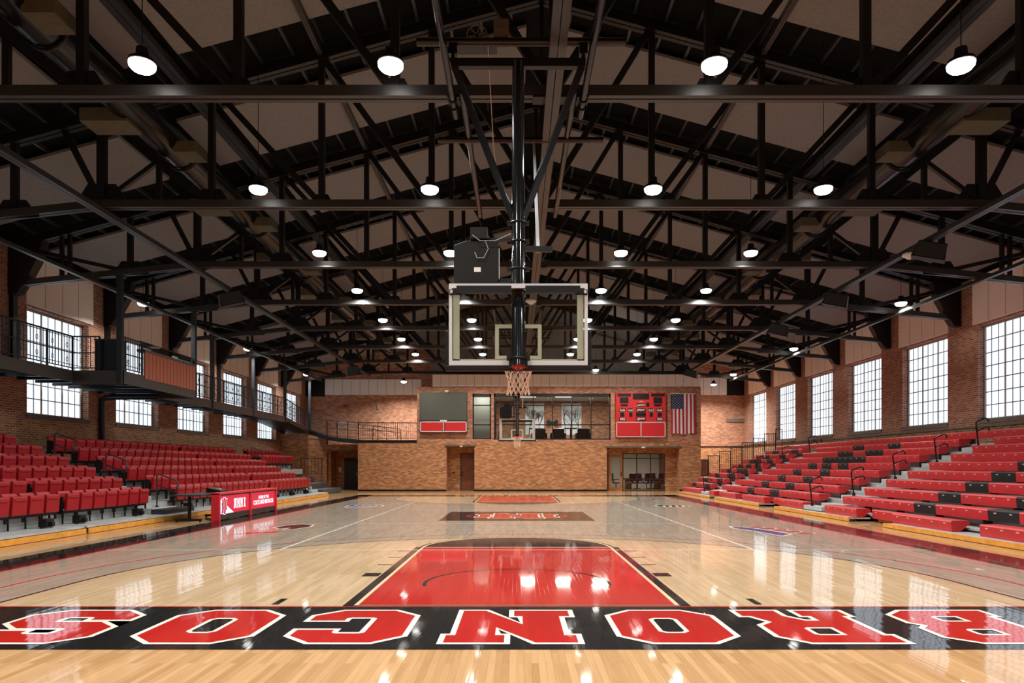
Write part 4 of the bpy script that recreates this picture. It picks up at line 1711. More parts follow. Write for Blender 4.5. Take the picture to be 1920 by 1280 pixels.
    # long support pipes and cross pipes, clamped under the truss chord
    for s in (-1, 1):
        x = cx + s * 1.10
        MB().tube([p(x, 8.8, 7.76), p(x, 12.35, 7.76)], .055, 12).build('support_pipe', M_steel2, e, smooth=True)
        x2 = cx + s * .92
        MB().tube([p(x2, 11.45, 7.74), p(x2, 17.2, 7.74)], .055, 12).build('support_pipe', M_steel2, e, smooth=True)
        mb = MB()
        for xx in (x, x2):
            for yy in (11.75, 12.0):
                mb.tube([p(xx + .065 * math.cos(2 * PI * k / 12), yy, 7.76 + .065 * math.sin(2 * PI * k / 12)) for k in range(12)], .012, 5, closed=True)
            box(mb, xx - .09, xx + .09, 11.72, 12.02, 7.78, 7.82)
        mb.build('truss_clamp', M_steel, e)
    MB().tube([p(cx - 1.49, 10.27, 7.82), p(cx + 1.57, 10.27, 7.82)], .06, 12).build('cross_pipe', M_steel2, e, smooth=True)
    MB().tube([p(cx - 1.50, 13.1, 7.70), p(cx + 1.60, 13.1, 7.70)], .055, 12).build('cross_pipe', M_steel2, e, smooth=True)
    b = on(4.52)
    mb = MB()
    mb.bar((b.x + .08, b.y, b.z), (cx + .46, b.y + sg * .1, b.z + .02), .06, .07)
    mb.build('brace_arm', M_blk, e)
    MB().bar((cx + .27, b.y + sg * .1, b.z), p(cx + .30, 13.1, 7.66), .045, .06).build('fold_brace', M_silver, e)
    # winch and pulley wheel on the cross pipe
    wx, wy, wz = cx - .62, 10.55, 8.10
    mb = MB()
    mb.tube([p(wx + .15 * math.cos(2 * PI * k / 24), wy, wz + .15 * math.sin(2 * PI * k / 24)) for k in range(24)], .012, 6, closed=True)
    for k in range(6):
        a_ = PI * k / 3 + .25
        mb.bar(p(wx, wy, wz), p(wx + .15 * math.cos(a_), wy, wz + .15 * math.sin(a_)), .014, .02)
    mb.lathe([(.03, .02), (.03, -.02)], p(wx, wy, wz), 10)
    mb.build('pulley_wheel', mat('cast_grey', (.12, .105, .09), .5), e)
    mb = MB()
    box(mb, wx - .30, wx + .30, wy - .08, wy + .12, 7.87, 7.93)
    box(mb, wx - .02, wx + .02, wy - .03, wy + .03, 7.9, wz)
    mb.build('winch_base', M_steel, e)
    mb = MB()
    box(mb, cx - .36, cx - .14, 10.2, 10.5, 7.88, 8.12)
    box(mb, cx - .34, cx - .16, 10.18, 10.2, 7.95, 7.99)
    mb.build('winch_motor', mat('winch_tan', (.10, .075, .06), .5), e)
    MB().tube([p(cx - .45, 10.45, 7.87), p(cx - .44, 12.4, 7.35), p(cx - .4, 13.0, 7.1)], .008, 5).build('hoist_cable', mat('cable', (.35, .28, .22), .6), e)
    tag(e, label, 'basketball goal')
    # shot clock on its own bracket
    q = on(4.35)
    yq = q.y
    e2 = empty('shot_clock', (cx - .5, yq, 4.0))
    x0, x1, z0, z1 = cx - .86, cx - .26, 3.99, 4.60
    pl = [(x0 + .06, z0), (x1 - .06, z0), (x1, z0 + .06), (x1, z1), (x0 + .16, z1), (x0, z1 - .06), (x0, z0 + .06)]
    MB().prism(pl, 'y', yq - .05, yq + .05).build('cabinet', M_blk, e2, bevel=.01)
    MB().box(x1 - .005, x1 + .008, yq - .04, yq + .05, z0 + .1, z1 - .1).build('edge_trim', M_silver, e2)
    MB().box(x0 + .22, x0 + .45, yq - .08, yq + .04, z1 + .02, z1 + .17).build('control_box', M_blk, e2)
    MB().box(x0 + .27, x0 + .36, yq - sg * .052, yq - sg * .056, z0 + .19, z0 + .25).build('maker_plate', M_swhite, e2)
    MB().tube([(x0 + .25, yq - sg * .09, z1 + .06), (x0 + .35, yq - sg * .1, z1 - .02), (x0 + .55, yq - sg * .1, z1 - .02), (cx - .1, yq - sg * .08, z1 + .08)], .006, 5).build('cable', mat('cable_grey', (.35, .35, .33), .5), e2)
    MB().tube([(x0 + .42, yq - sg * .1, z1 - .02), (x0 + .46, yq - sg * .08, z1 - .12), (x0 + .40, yq - sg * .08, z1 - .24), (x0 + .31, yq - sg * .07, z1 - .24), (x0 + .28, yq - sg * .06, z1 - .16)], .006, 5).build('cable', mat('cable_grey', (.35, .35, .33), .5), e2)
    mb = MB()
    for z in (z0 + .09, z1 + .03):
        mb.bar((x0 + .2, yq + sg * .06, z), (cx - .10, yq, z), .04, .05)
    mb.build('bracket_arm', M_blk, e2)
    tag(e2, 'black square shot clock bracketed to the mast of the ' + ('far goal' if mirror else 'near goal'), 'shot clock')


make_goal(False, 'near ceiling-hung basketball goal seen from behind, glass backboard and black mast')
make_goal(True, 'far ceiling-hung basketball goal facing the camera in front of the end wall')

# ------------------------------------------------------------------ left bleachers: red folding seats
LX = [-10.75 - .77 * i for i in range(6)]
LZd = [.19 + .306 * i for i in range(6)]
y_near, y_far = 12.0, 38.6


def left_unit(y0, y1, label, rows=range(6)):
    e = empty('telescopic_platform', (-11, y0, 0))
    for i in rows:
        xf = -10.12 if i == 0 else LX[i] + .55
        xb = LX[i] - .23 if i < 5 else XL + .005
        MB().box(xb, xf, y0, y1, LZd[i] - .05, LZd[i]).build('footboard', M_alu, e)
        if i > 0:
            MB().box(xf - .03, xf, y0, y1, LZd[i - 1], LZd[i] - .05).build('riser', M_alu, e)
    if 0 in rows:
        MB().box(-10.10, -10.07, y0, y1, .01, .13).build('kickboard', M_board, e)
    tag(e, label, 'bleacher', 'aluminium bleacher tiers on the left')
    return e


left_unit(12.0, 16.35, 'grey tiered platform under the red seats, section nearest the camera')
left_unit(16.45, 23.4, 'grey tiered platform under the red seats, section with the near aisle')
left_unit(23.5, 30.05, 'grey tiered platform under the red seats, middle section')
left_unit(30.15, 37.4, 'grey tiered platform under the red seats, section with the far aisle')


def make_seat():
    """faces +X; origin at the deck under the folded pan."""
    e = empty('stadium_chair', (0, 0, 0))
    w = .222
    up = .07
    prof = [(.02, .27), (.055, .25), (.095, .27), (.125, .62), (.115, .67), (.05, .68), (.035, .60)]
    MB().prism([(x, z + up) for x, z in prof], 'y', -w, w).build('seat_pan', M_seatred, e, bevel=.012)
    MB().box(.105, .145, -w + .06, w - .06, .575 + up, .600 + up).build('grip_lip', M_seatred, e, bevel=.006)
    prof = [(-.10, .30), (-.06, .29), (-.10, .68), (-.14, .735), (-.19, .73), (-.17, .66)]
    MB().prism([(x, z + up) for x, z in prof], 'y', -w + .005, w - .005).build('backrest', M_seatred, e, bevel=.012)
    for s in (-1, 1):
        mb = MB()
        mb.box(-.14, .02, s * .253 - .008, s * .253 + .008, .29, .67)
        mb.box(-.20, .0, s * .235 - .015, s * .235 + .015, .26, .30)
        mb.box(-.02, .02, s * .235 - .015, s * .235 + .015, .17, .30)
        mb.build('side_bracket', M_blk, e)
    MB().box(-.06, .02, -.255, .255, .27, .32).build('beam', M_blk, e)
    MB().box(-.17, -.14, -.012, .012, .0, .30).build('leg', M_blk, e)
    return e


seat0 = make_seat()
first_seat = True
PITCH = .535
seat_rows = []
for i in range(6):
    def visible(y):
        return 969 + FPX * (LX[i]) / y > -14
    near = []
    y = 20.25 - PITCH / 2
    while y > 12.8 and visible(y + .3):
        if abs(y - 16.4) < .36:
            y = 16.4 - .36
        near.append(y)
        y -= PITCH
    seat_rows.append((i, 'block nearest the camera', near))
    mid_ = []
    y = 21.9 + PITCH / 2
    while y < 35.9:
        if abs(y - 30.1) < .36:
            y = 30.1 + .36
        mid_.append(y)
        y += PITCH
    seat_rows.append((i, 'long middle block', mid_))
    if i >= 4:
        far = []
        y = 37.9
        while y < 43.0:
            far.append(y)
            y += PITCH
        seat_rows.append((i, 'small far block', far))
rown = ['front row', 'second row', 'third row', 'fourth row', 'fifth row', 'top row']
for i, blk, ys in seat_rows:
    for j, y in enumerate(ys):
        if first_seat:
            o = seat0
            first_seat = False
        else:
            o = copy_tree(seat0)
        o.location = (LX[i], y, LZd[i] + .004)
        tag(o, 'red folding chair, %s from the near aisle, %s, %s' % (ordn(j + 1), rown[i], blk), 'chair', 'red folding seats of the left bleachers')
for k, y in enumerate((13.4, 15.8, 17.0, 19.6, 22.6, 25.2, 27.6, 29.4, 30.8, 33.0, 35.2)):
    mb = MB()
    x = LX[0]
    mb.box(x + .02, x + .20, y - .14, y + .14, .215, .40)
    mb.box(x + .2, x + .28, y - .05, y + .05, .23, .33)
    for s in (-1, 1):
        mb.tube([(x + .12, y + s * .13, .25), (x + .12, y + s * .17, .25)], .055, 12)
    o = mb.build('seat_carriage', M_blk, bevel=.008)
    tag(o, 'black roller carriage under the front red seats, %s from the camera' % ordn(k + 1), 'roller', 'black roller carriages under the front seats')

# far left upper tier decks and dark platforms
e = left_unit(37.5, 43.3, 'grey upper tiers carrying the small far block of seats', rows=(4, 5))
for k in range(3):
    x0 = -10.6 - .9 * k
    y1 = 42.2 + (.3 * k)
    o = MB().box(x0 - .895, x0, 38.1 + .25 * k, y1, 0, .30 + .30 * k).build('platform_step', mat('charcoal_platform', (.05, .052, .05), .6, noise=.25, nscale=9), bevel=.01)
    tag(o, 'charcoal platform block at the far end of the left seats, %s step up' % ordn(k + 1), 'platform')
MB().box(XL + .01, -13.9, 37.6, 43.2, 0, 1.34).build('understructure', M_dkdeck, e)

# aisle rails on the left
def left_rail(x, y, z, label):
    e = empty('aisle_handrail', (x, y, z))
    pts = [(x, y, z), (x, y, z + .95), (x + .04, y, z + 1.0), (x + .58, y, z + .80), (x + .62, y, z + .75), (x + .62, y, z + .48), (x + .58, y, z + .44), (x, y, z + .66)]
    MB().tube(pts, .022, 8).build('rail_tube', M_dgrey, e, smooth=True)
    MB().lathe([(.05, .04), (.06, 0)], (x, y, z), 10).build('foot_socket', M_blk, e)
    tag(e, label, 'handrail')


for nm, y in (('near', 21.1), ('far', 36.7)):
    for k, i in enumerate((0, 2, 4)):
        left_rail(LX[i] - .12, y, LZd[i] + .166, 'dark looped handrail in the %s aisle of red seats, %s' % (nm, ('lowest', 'middle', 'highest')[k]))
# intermediate aisle steps
for nm, y0, y1 in (('near', 20.4, 21.8), ('far', 36.2, 37.35)):
    for i in range(0, 5):
        o = MB().box(LX[i] - .215, LX[i] + .12, y0, y1, LZd[i] + .004, LZd[i] + .16).build('aisle_step', M_alu, bevel=.01)
        tag(o, 'grey half step in the %s aisle of red seats, %s from the floor' % (nm, ordn(i + 1)), 'step')
o = MB().box(-10.58, -10.15, 20.2, 22.0, .194, .33).build('portable_step', M_dgrey, bevel=.01)
tag(o, 'low dark grey step at the foot of the near left aisle', 'step')

# ------------------------------------------------------------------ scorer's table with lit panels, table behind
e = empty('scorer_table', (-8.6, 22.5, 0))
xs, ya, yb2 = -8.56, 20.1, 24.95
mb = MB()
mb.box(xs - .24, xs, ya, ya + .10, 0, .80)
mb.box(xs - .24, xs, yb2 - .10, yb2, 0, .80)
mb.box(xs - .24, xs, 22.47, 22.58, 0, .80)
mb.box(xs - .26, xs + .02, ya, yb2, .76, .82)
mb.build('red_frame', M_signred, e, bevel=.008)
mb = MB()
mb.box(xs - .2, xs - .05, ya + .1, 22.47, .03, .76)
mb.box(xs - .2, xs - .05, 22.58, yb2 - .1, .03, .76)
mb.build('panel_backing', M_ledoff, e)
M_led = [M_ledred, M_ledwhite]
MB().box(xs - .05, xs - .045, ya + .1, 22.47, .19, .72).build('lit_panel', M_ledred, e)
MB().box(xs - .05, xs - .045, 22.58, yb2 - .1, .19, .72).build('lit_panel', M_ledred, e)
# text is read from +X: local u runs along +Y (to the right as seen from the court)
def sign_text(s, yc, zc, w, h, wt, nm='lit_lettering', m=M_ledwhite, glyphs=False, xo=.042):
    if glyphs:
        mb = MB()
        tot = len(s) * 1.40 - .40
        for i, ch in enumerate(s):
            for loops in [GL[ch]]:
                ls = [[Vector((((u + i * 1.40) / tot - .5) * w, (v / H - .5) * h, 0)) for u, v in l] for l in loops]
                tri = tessellate_polygon(ls)
                ap = [p for l in ls for p in l]
                mb.add([(xs - xo, yc + p_.x, zc + p_.y) for p_ in ap], [tuple(t) for t in tri])
        return mb.build(nm, m, e, recalc=False)
    vs, fs = text_mesh(s, .3, wt)
    xx = [v[0] for v in vs]
    yy = [v[1] for v in vs]
    k, kz = w / (max(xx) - min(xx)), h / (max(yy) - min(yy))
    return MB().add([(xs - xo, yc + u * k, zc + v * kz) for u, v in vs], fs).build(nm, m, e, recalc=False)


sign_text('NMMI', 21.72, .46, .92, .30, 0, glyphs=True)
sign_text('HOME OF THE', 23.75, .55, .95, .115, .012)
sign_text('COLTS AND BRONCOS', 23.75, .39, 1.85, .15, .012)
MB().add([(xs - .044, ya + .1, .66), (xs - .044, ya + .1, .19), (xs - .044, ya + 1.15, .19)], [(0, 1, 2)]).build('white_corner', M_ledwhite, e, recalc=False)
M_maroonled = mat('led_maroon', (.2, .01, .03), .4, emit=(.33, .012, .05), es=.8)
sign_text('N', ya + .42, .36, .30, .30, 0, 'monogram', M_maroonled, True, .040)
sign_text('M', ya + .45, .46, .36, .36, 0, 'monogram', M_ledwhite, True, .041)
sign_text('M', ya + .45, .46, .30, .32, 0, 'monogram', M_maroonled, True, .038)
sign_text('I', ya + .45, .42, .26, .52, 0, 'monogram', M_ledwhite, True, .037)
sign_text('I', ya + .45, .42, .20, .48, 0, 'monogram', M_ledred, True, .036)
tag(e, "red scorer's sign table with lit panels beside the left sideline", 'sign table')
e = empty('folding_table', (-9.3, 20.6, 0))
MB().box(-9.75, -8.86, 19.6, 22.0, .74, .78).build('tabletop', M_dgrey, e)
for y in (19.85, 21.75):
    MB().box(-9.33, -9.27, y - .04, y + .04, .05, .74).build('leg', M_blk, e)
    mb = MB().box(-9.7, -8.95, y - .03, y + .03, .03, .09)
    for xx in (-9.66, -9.0):
        mb.tube([(xx, y - .02, .03), (xx, y + .02, .03)], .03, 10)
    mb.build('foot', M_blk, e)
tag(e, 'dark folding table behind the near end of the red sign table', 'table')
e = empty('control_console', (-9.3, 21.9, .78))
MB().prism([(-9.5, .78), (-9.05, .78), (-9.05, .84), (-9.5, .93)], 'y', 21.35, 21.95).build('body', M_blk, e, bevel=.01)
MB().box(-9.3, -9.2, 21.6, 21.75, .86, .90).build('dial', M_tag, e)
tag(e, 'small black console on the folding table', 'console')

# ------------------------------------------------------------------ right bleachers
RX = [9.75 + .69 * i for i in range(10)]
RZ = [.365 + .269 * i for i in range(10)]
REND = [41.1, 42.4, 42.8] + [42.9] * 7
BLACK = {
    1: [(31.6, 30.7), (28.8, 27.8), (41.5, 40.6), (38.7, 37.7), (18.35, 17.4), (15.47, 14.5)],
    2: [(18.44, 17.5), (15.55, 14.6), (28.9, 28.0), (31.7, 30.8), (38.8, 37.8), (41.6, 40.6)],
    3: [(18.4, 17.5), (31.6, 30.7), (28.8, 27.9), (41.6, 40.7), (39.2, 37.8)],
    4: [(18.4, 17.5), (31.6, 30.7), (28.8, 27.9), (41.6, 40.7), (39.7, 37.8)],
    5: [(18.4, 17.5), (31.6, 30.7), (30.2, 29.3), (28.7, 27.8), (41.6, 40.7), (40.2, 39.3), (38.7, 37.8)],
    6: [(31.7, 27.8), (41.7, 39.7), (38.8, 37.9)],
    7: [(31.7, 30.3), (29.2, 27.8), (41.7, 40.3), (38.8, 37.9)],
    8: [(31.7, 30.7), (28.7, 27.8), (41.7, 40.7), (38.8, 37.9)],
}
BL = [22.4, 24.2]
AIS = [(22.35, 24.1), (35.6, 37.4)]


def bench(i, y0, y1, label, x=None):
    zlow = .134 if i == 0 and x is None else (.20 if i == 0 else RZ[i] - .436)
    x = RX[i] if x is None else x
    zt = RZ[i]
    dp = .40 if not (i == 0 and x > 10) else .11
    e = empty('bench', (x, y0, zt - .25))
    runs = []
    blk = sorted((min(a), max(a)) for a in BLACK.get(i, []))
    cur = y0
    for a, b in blk:
        a, b = max(a, y0), min(b, y1)
        if b - a < .2:
            continue
        if a > cur:
            runs.append((cur, a, 0))
        runs.append((a, b, 1))
        cur = b
    if cur < y1:
        runs.append((cur, y1, 0))
    for a, b, c in runs:
        mb = MB()
        prof = [(x, zt - .25), (x - .02, zt - .03), (x, zt), (x + dp - .04, zt + .005), (x + dp, zt - .03), (x + dp, zt - .07), (x + dp * .55, zt - .22), (x + dp * .4, zt - .25)]
        mb.prism([(y_, z_) for y_, z_ in []] or [(px_, pz_) for px_, pz_ in prof], 'y', a + .004, b - .004, 0)
        nm = max(1, round((b - a) / .46))
        for k in range(nm):
            yc = a + (b - a) * (k + .5) / nm
            mb.box(x - .022, x - .012, yc - .04, yc + .04, zt - .085, zt - .06, 1)
        mb.build('bench_seat', [M_benchred if c == 0 else M_benchblack, M_tag], e)
    yy = y0 + .3
    while yy < y1 - .1:
        MB().box(x + dp * .42, x + dp - .02, yy - .02, yy + .02, zlow, zt - .10).build('support_bracket', M_dgrey, e)
        yy += 1.8
    tag(e, label, 'bench', 'red bleacher benches on the right')


rn = ['lowest row', 'second row', 'third row', 'fourth row', 'fifth row', 'sixth row', 'seventh row', 'eighth row', 'ninth row', 'top row']
YN = 12.0
secs = [('section nearest the camera', YN, AIS[0][0]), ('long middle section', AIS[0][1], AIS[1][0]), ('section by the end wall', AIS[1][1], 99)]
for i in range(1, 10):
    if i == 9:
        bench(i, YN, REND[i], 'red bench of the top row, running unbroken along the right wall')
        continue
    for nm, a, b in secs:
        bench(i, a, min(b, REND[i]), 'red bench, %s on the right, %s' % (rn[i], nm))
front = [(YN, 14.7, 'right of the gap nearest the camera'), (15.65, 18.13, 'left of the gap nearest the camera'), (20.03, 22.1, 'right of the near aisle'), (23.8, 25.8, 'left of the near aisle'),
         (27.5, 30.2, 'right of the narrow middle gap'), (31.1, 33.6, 'left of the narrow middle gap'), (34.5, 35.4, 'short piece right of the far aisle'), (37.1, 41.1, 'nearest the end wall')]
for a, b, nm in front:
    bench(0, a, b, 'bright red front row bench on the right, %s' % nm)
for a, b, nm in ((17.95, 19.7, 'nearest'), (25.5, 27.3, 'middle'), (33.1, 35.3, 'farthest')):
    bench(0, a, b, 'set-back red front row bench on the right, %s of three' % nm, x=10.03)


def deckz(i):
    return RZ[i] - .44


for si, (nm, a, b) in enumerate((('nearest the camera', YN, 19.8), ('second from the camera', 19.85, 27.2), ('third from the camera', 27.25, 35.4), ('by the end wall', 35.45, 43.0))):
    e = empty('telescopic_bleacher', (13, a, 0))
    for i in range(1, 10):
        xf = RX[i] - .28
        xb = RX[i] + .42
        z = deckz(i)
        MB().box(xf, xb if i < 9 else XR - .005, a, b if i > 2 else min(b, REND[i]), z - .04, z).build('footboard', M_alu, e)
        zb0 = deckz(i - 1) if i > 1 else .10
        MB().box(xf + .01, xf + .03, a, b if i > 2 else min(b, REND[i]), zb0, z - .04).build('riser', M_alu if i > 1 else M_dkdeck, e)
    MB().box(13.4, 13.5, a, min(b, 41.0), 0, deckz(5) - .05).build('underframe', M_dkdeck, e)
    tag(e, 'grey tiered bleacher frame under the red benches, section %s' % nm, 'bleacher')
# front decks with orange kickboards for the pulled-out front row
for a, b, nm in ((YN, 18.13, 'nearest the camera'), (20.03, 25.8, 'second from the camera'), (27.5, 33.6, 'third from the camera'), (34.5, 41.1, 'by the end wall')):
    e = empty('front_row_unit', (9.5, a, 0))
    MB().box(9.56, 10.14, a, b, .075, .112).build('footboard', M_alu, e)
    MB().box(9.50, 9.54, a, b, .012, .115).build('kickboard', M_board, e)
    MB().box(9.7, 9.74, a, b, .012, .09).build('understructure', M_dkdeck, e)
    for yy in (a + .03, b - .09):
        mb = MB().box(9.54, 9.70, yy, yy + .06, .03, .12)
        mb.tube([(9.62, yy - .01, .035), (9.62, yy + .07, .035)], .03, 10)
        mb.build('wheel_block', M_dgrey, e)
    tag(e, 'low front platform with orange kickboard on the right, %s' % nm, 'platform')
for a, b, nm in ((18.2, 19.75, 'nearest'), (25.9, 27.3, 'middle'), (33.7, 34.4, 'farthest')):
    o = MB().box(10.22, 10.25, a, b, .012, .11).build('kickboard_piece', M_board)
    tag(o, 'short set-back orange kickboard on the right, %s of three' % nm, 'kickboard')
# steps in the aisles
for ai, (a, b) in enumerate(AIS):
    for i in range(0, 9):
        x0 = RX[i] + .02
        z0 = (deckz(i) if i else .13) + .004
        o = MB().box(x0, x0 + .36, a + .08, b - .08, z0 + .0, z0 + .14).build('aisle_step', M_alu, bevel=.008)
        tag(o, 'grey half step in the %s right aisle, %s from the floor' % (('near', 'far')[ai], ordn(i + 1)), 'step')
# F-shaped handrails
for ai, y in enumerate((23.2, 36.5)):
    for k, i in enumerate((0, 2, 4, 6, 8)):
        x, z = RX[i] + .06, (deckz(i) if i else .13) + .145
        z -= .0
        e = empty('aisle_handrail', (x, y, z))
        MB().tube([(x + .0, y, z), (x - .087, y, z + .80)], .024, 8).build('post', M_blk, e, smooth=True)
        for zz in (.80, .50):
            xx = x - .10 * zz / .92
            MB().tube([(xx, y, z + zz), (xx + .03, y, z + zz + .04), (xx + .28, y, z + zz + .15), (xx + .36, y, z + zz + .15), (xx + .41, y, z + zz + .10), (xx + .41, y, z + zz + .03)], .022, 8).build('hand_grip', M_blk, e, smooth=True)
        MB().lathe([(.04, .1), (.05, .02), (.05, 0)], (x, y, z), 10).build('foot_socket', M_blk, e)
        tag(e, 'black two-armed handrail in the %s right aisle, %s from the floor' % (('near', 'far')[ai], ordn(k + 1)), 'handrail')
# stepped guard rail at the far end
for i in range(3, 10):
    x0 = RX[i] - .02
    x1 = x0 + (.67 if i < 9 else .40)
    zt = RZ[i] + 1.08
    zb = deckz(i) + .005
    y = 43.021
    e = empty('guard_rail', ((x0 + x1) / 2, y, zb))
    for xx in (x0, x1):
        MB().box(xx - .02, xx + .02, y - .02, y + .02, zb, zt).build('post', M_dgrey, e)
    MB().box(x0, x1, y - .02, y + .02, zt - .04, zt).build('top_rail', M_dgrey, e)
    MB().box(x0, x1, y - .015, y + .015, zb + .05, zb + .09).build('bottom_rail', M_dgrey, e)
    if i < 9:
        for k in range(1, 6):
            xx = x0 + (x1 - x0) * k / 6
            MB().box(xx - .009, xx + .009, y - .009, y + .009, zb + .09, zt - .04).build('picket', M_dgrey, e)
    tag(e, 'black guard rail panel at the far end of the right benches, %s up' % ordn(i - 2), 'guard rail')
# louvred opening low at the rear right
mb = MB()
x0, x1 = WX(1313, 50.5), WX(1330, 50.5)
e = empty('louvre_gate', (x0, 50.5, 0))
MB().box(x0, x1, 50.5, 50.55, WZ(892, 50.5), WZ(861, 50.5)).build('frame', M_blk, e)
for k in range(5):
    xx = x0 + (x1 - x0) * (k + .5) / 5
    MB().box(xx - .03, xx + .03, 50.47, 50.5, WZ(890, 50.5), WZ(863, 50.5)).build('slat', M_wood, e)
MB().box(x0 - .02, x0 + .04, 50.45, 50.6, 0, WZ(892, 50.5)).build('post', M_blk, e)
tag(e, 'dark slatted gate beside the end volume at the rear right', 'gate')
# handrail on the right wall
e = empty('wall_handrail', (XR - .1, 38, 3.05))
MB().tube([(XR - .12, 52.2, 3.12), (XR - .12, 39.0, 3.12), (XR - .12, 38.95, 2.8)], .022, 8).build('rail_tube', M_blk, e)
mb = MB()
for y in (40, 43, 46, 49, 52):
    mb.box(XR - .12, XR, y - .02, y + .02, 3.04, 3.10)
mb.build('bracket', M_blk, e)
tag(e, 'black handrail along the right wall behind the top bench', 'handrail')
# music stand-like red chair on the bleacher
e = empty('lifted_seat_panel', (WX(1424, 40.5), 40.5, 1.8))
x = RX[6] + .05
z = RZ[6]
MB().box(x - .20, x + .30, 40.3, 40.8, z + .02, z + .18).build('panel', M_benchred, e)
MB().tube([(x - .2, 40.25, z + .0), (x - .2, 40.25, z + .3), (x + .32, 40.25, z + .42), (x + .35, 40.25, z + .1)], .018, 6).build('loop_rail', M_white, e)
tag(e, 'tilted red seat panel with pale loop rail on the far right benches', 'seat panel')
for k in range(4):
    o = MB().lathe([(.02, .16), (.035, .12), (.035, .0)], (RX[6] + .12 + .1 * k, 41.3 - .25 * k, RZ[6] + .006), 10).build('cup', M_white)
    tag(o, 'small white cup on the far right bench, %s from the left' % ordn(k + 1), 'cup', 'white cups on the far right bench')

# ------------------------------------------------------------------ left walkway (running balcony)
ZB = 4.60
EX = -14.0
def walkway():
    e = struct(empty('trim_walkway_deck', (-14.9, 20, ZB)))
    mb = MB()
    mb.box(XL, EX, DN, 22.02, ZB - .10, ZB)
    mb.box(XL, -12.47, 22.02, 27.0, ZB - .10, ZB)
    mb.box(XL, EX, 27.0, 42.3, ZB - .10, ZB)
    struct(mb.build('deck_plate', M_dgrey, e))
    mb = MB()
    for k in range(60):
        y = DN + .5 + k * .85
        xe = -12.5 if 22 < y < 27 else EX
        if y < 42:
            mb.box(XL, xe, y - .04, y + .04, ZB - .26, ZB - .10)
    struct(mb.build('joists', mat('blue_black_joist', (.014, .020, .028), .3, .2), e))
    f = MB()
    f.box(EX - .02, EX + .03, DN, 22.02, ZB - .36, ZB)
    f.box(EX, -12.44, 21.98, 22.05, ZB - .44, ZB)
    f.box(-12.47, -12.42, 22.02, 27.0, ZB - .40, ZB)
    f.box(EX, -12.44, 26.97, 27.03, ZB - .40, ZB)
    f.box(EX - .02, EX + .03, 27.0, 42.3, ZB - .36, ZB)
    struct(f.build('fascia', mat('fascia_grey', (.055, .052, .048), .5), e))


walkway()
M_rail = mat('railing_slate', (.022, .028, .034), .4, .3)
# ramp pieces continuing to the end volume
ramp = [(-14.0, 42.3, ZB), (-14.0, 47.3, 4.03), (-12.6, 46.4, 3.56), (WX(671), 44.45, 3.28), (WX(782), 44.35, 3.26)]
mb = MB()
def ramp_quad(mb, a, b, wa_, wb_):
    mb.add([a, b, wb_, wa_, tuple(Vector(a) - Vector((0, 0, .25))), tuple(Vector(b) - Vector((0, 0, .25))), tuple(Vector(wb_) - Vector((0, 0, .25))), tuple(Vector(wa_) - Vector((0, 0, .25)))],
           [(0, 1, 2, 3), (7, 6, 5, 4), (0, 4, 5, 1), (1, 5, 6, 2), (2, 6, 7, 3), (3, 7, 4, 0)])
ramp_quad(mb, ramp[0], ramp[1], (XL, 42.3, ZB), (XL, 48.0, 4.03))
ramp_quad(mb, ramp[1], ramp[2], (XL, 48.0, 4.03), (-12.6, 49.5, 3.56))
ramp_quad(mb, ramp[2], ramp[3], (-12.6, 49.5, 3.56), (WX(671), 49.5, 3.28))
mb.box(WX(671), WX(782), DW - .02, 46.0, 3.06, 3.24)
struct(mb.build('trim_ramp_deck', M_steel))
# brick support below the ramp, with door alcove
mb = MB()
yS = 46.9
mb.box(-14.3, -12.75, yS, yS + .3, 0, 3.45)
mb.box(-12.75, LX0 + .3, yS, yS + .3, 2.62, 3.05)
mb.add([(-14.3, yS - .01, 3.4), (-12.75, yS - .01, 3.4), (-12.75, yS - .01, 3.45), (-14.3, yS - .01, 3.75)], [(0, 1, 2, 3)])
mb.box(-12.75, -12.55, yS + .3, 48.6, 0, 3.0)
wall_boxes(mb, 'x', 48.4, 48.6, -12.6, LX0, 0, 3.0, [(-11.95, -10.98, 0, 2.16)])
mb.box(XL, -14.3, yS, yS + .3, 0, 3.75)
struct(mb.build('wall_ramp_support', M_brick))
struct(MB().box(-12.75, LX0, yS - .03, yS + .02, 2.58, 2.66).build('trim_ramp_lintel', M_lintel))
e = struct(empty('door_3', (-11.5, 48.4, 0)))
struct(MB().box(-11.95, -10.98, 48.38, 48.45, 0, 2.16).build('door_leaf', M_bronze, e))
struct(MB().box(-11.1, -11.06, 48.33, 48.38, .95, 1.15).build('door_handle', M_silver, e))
o = MB().box(-12.34, -12.14, 48.36, 48.4, 1.2, 1.5).build('wall_notice', M_white)
tag(o, 'small white notice beside the dark door at the far left', 'notice')
o = MB().box(LX0 - .18, LX0 - .02, 46.6, 46.8, 2.25, 2.55).build('exit_sign', M_exit)
tag(o, 'small glowing red exit sign at the edge of the far left alcove', 'sign')


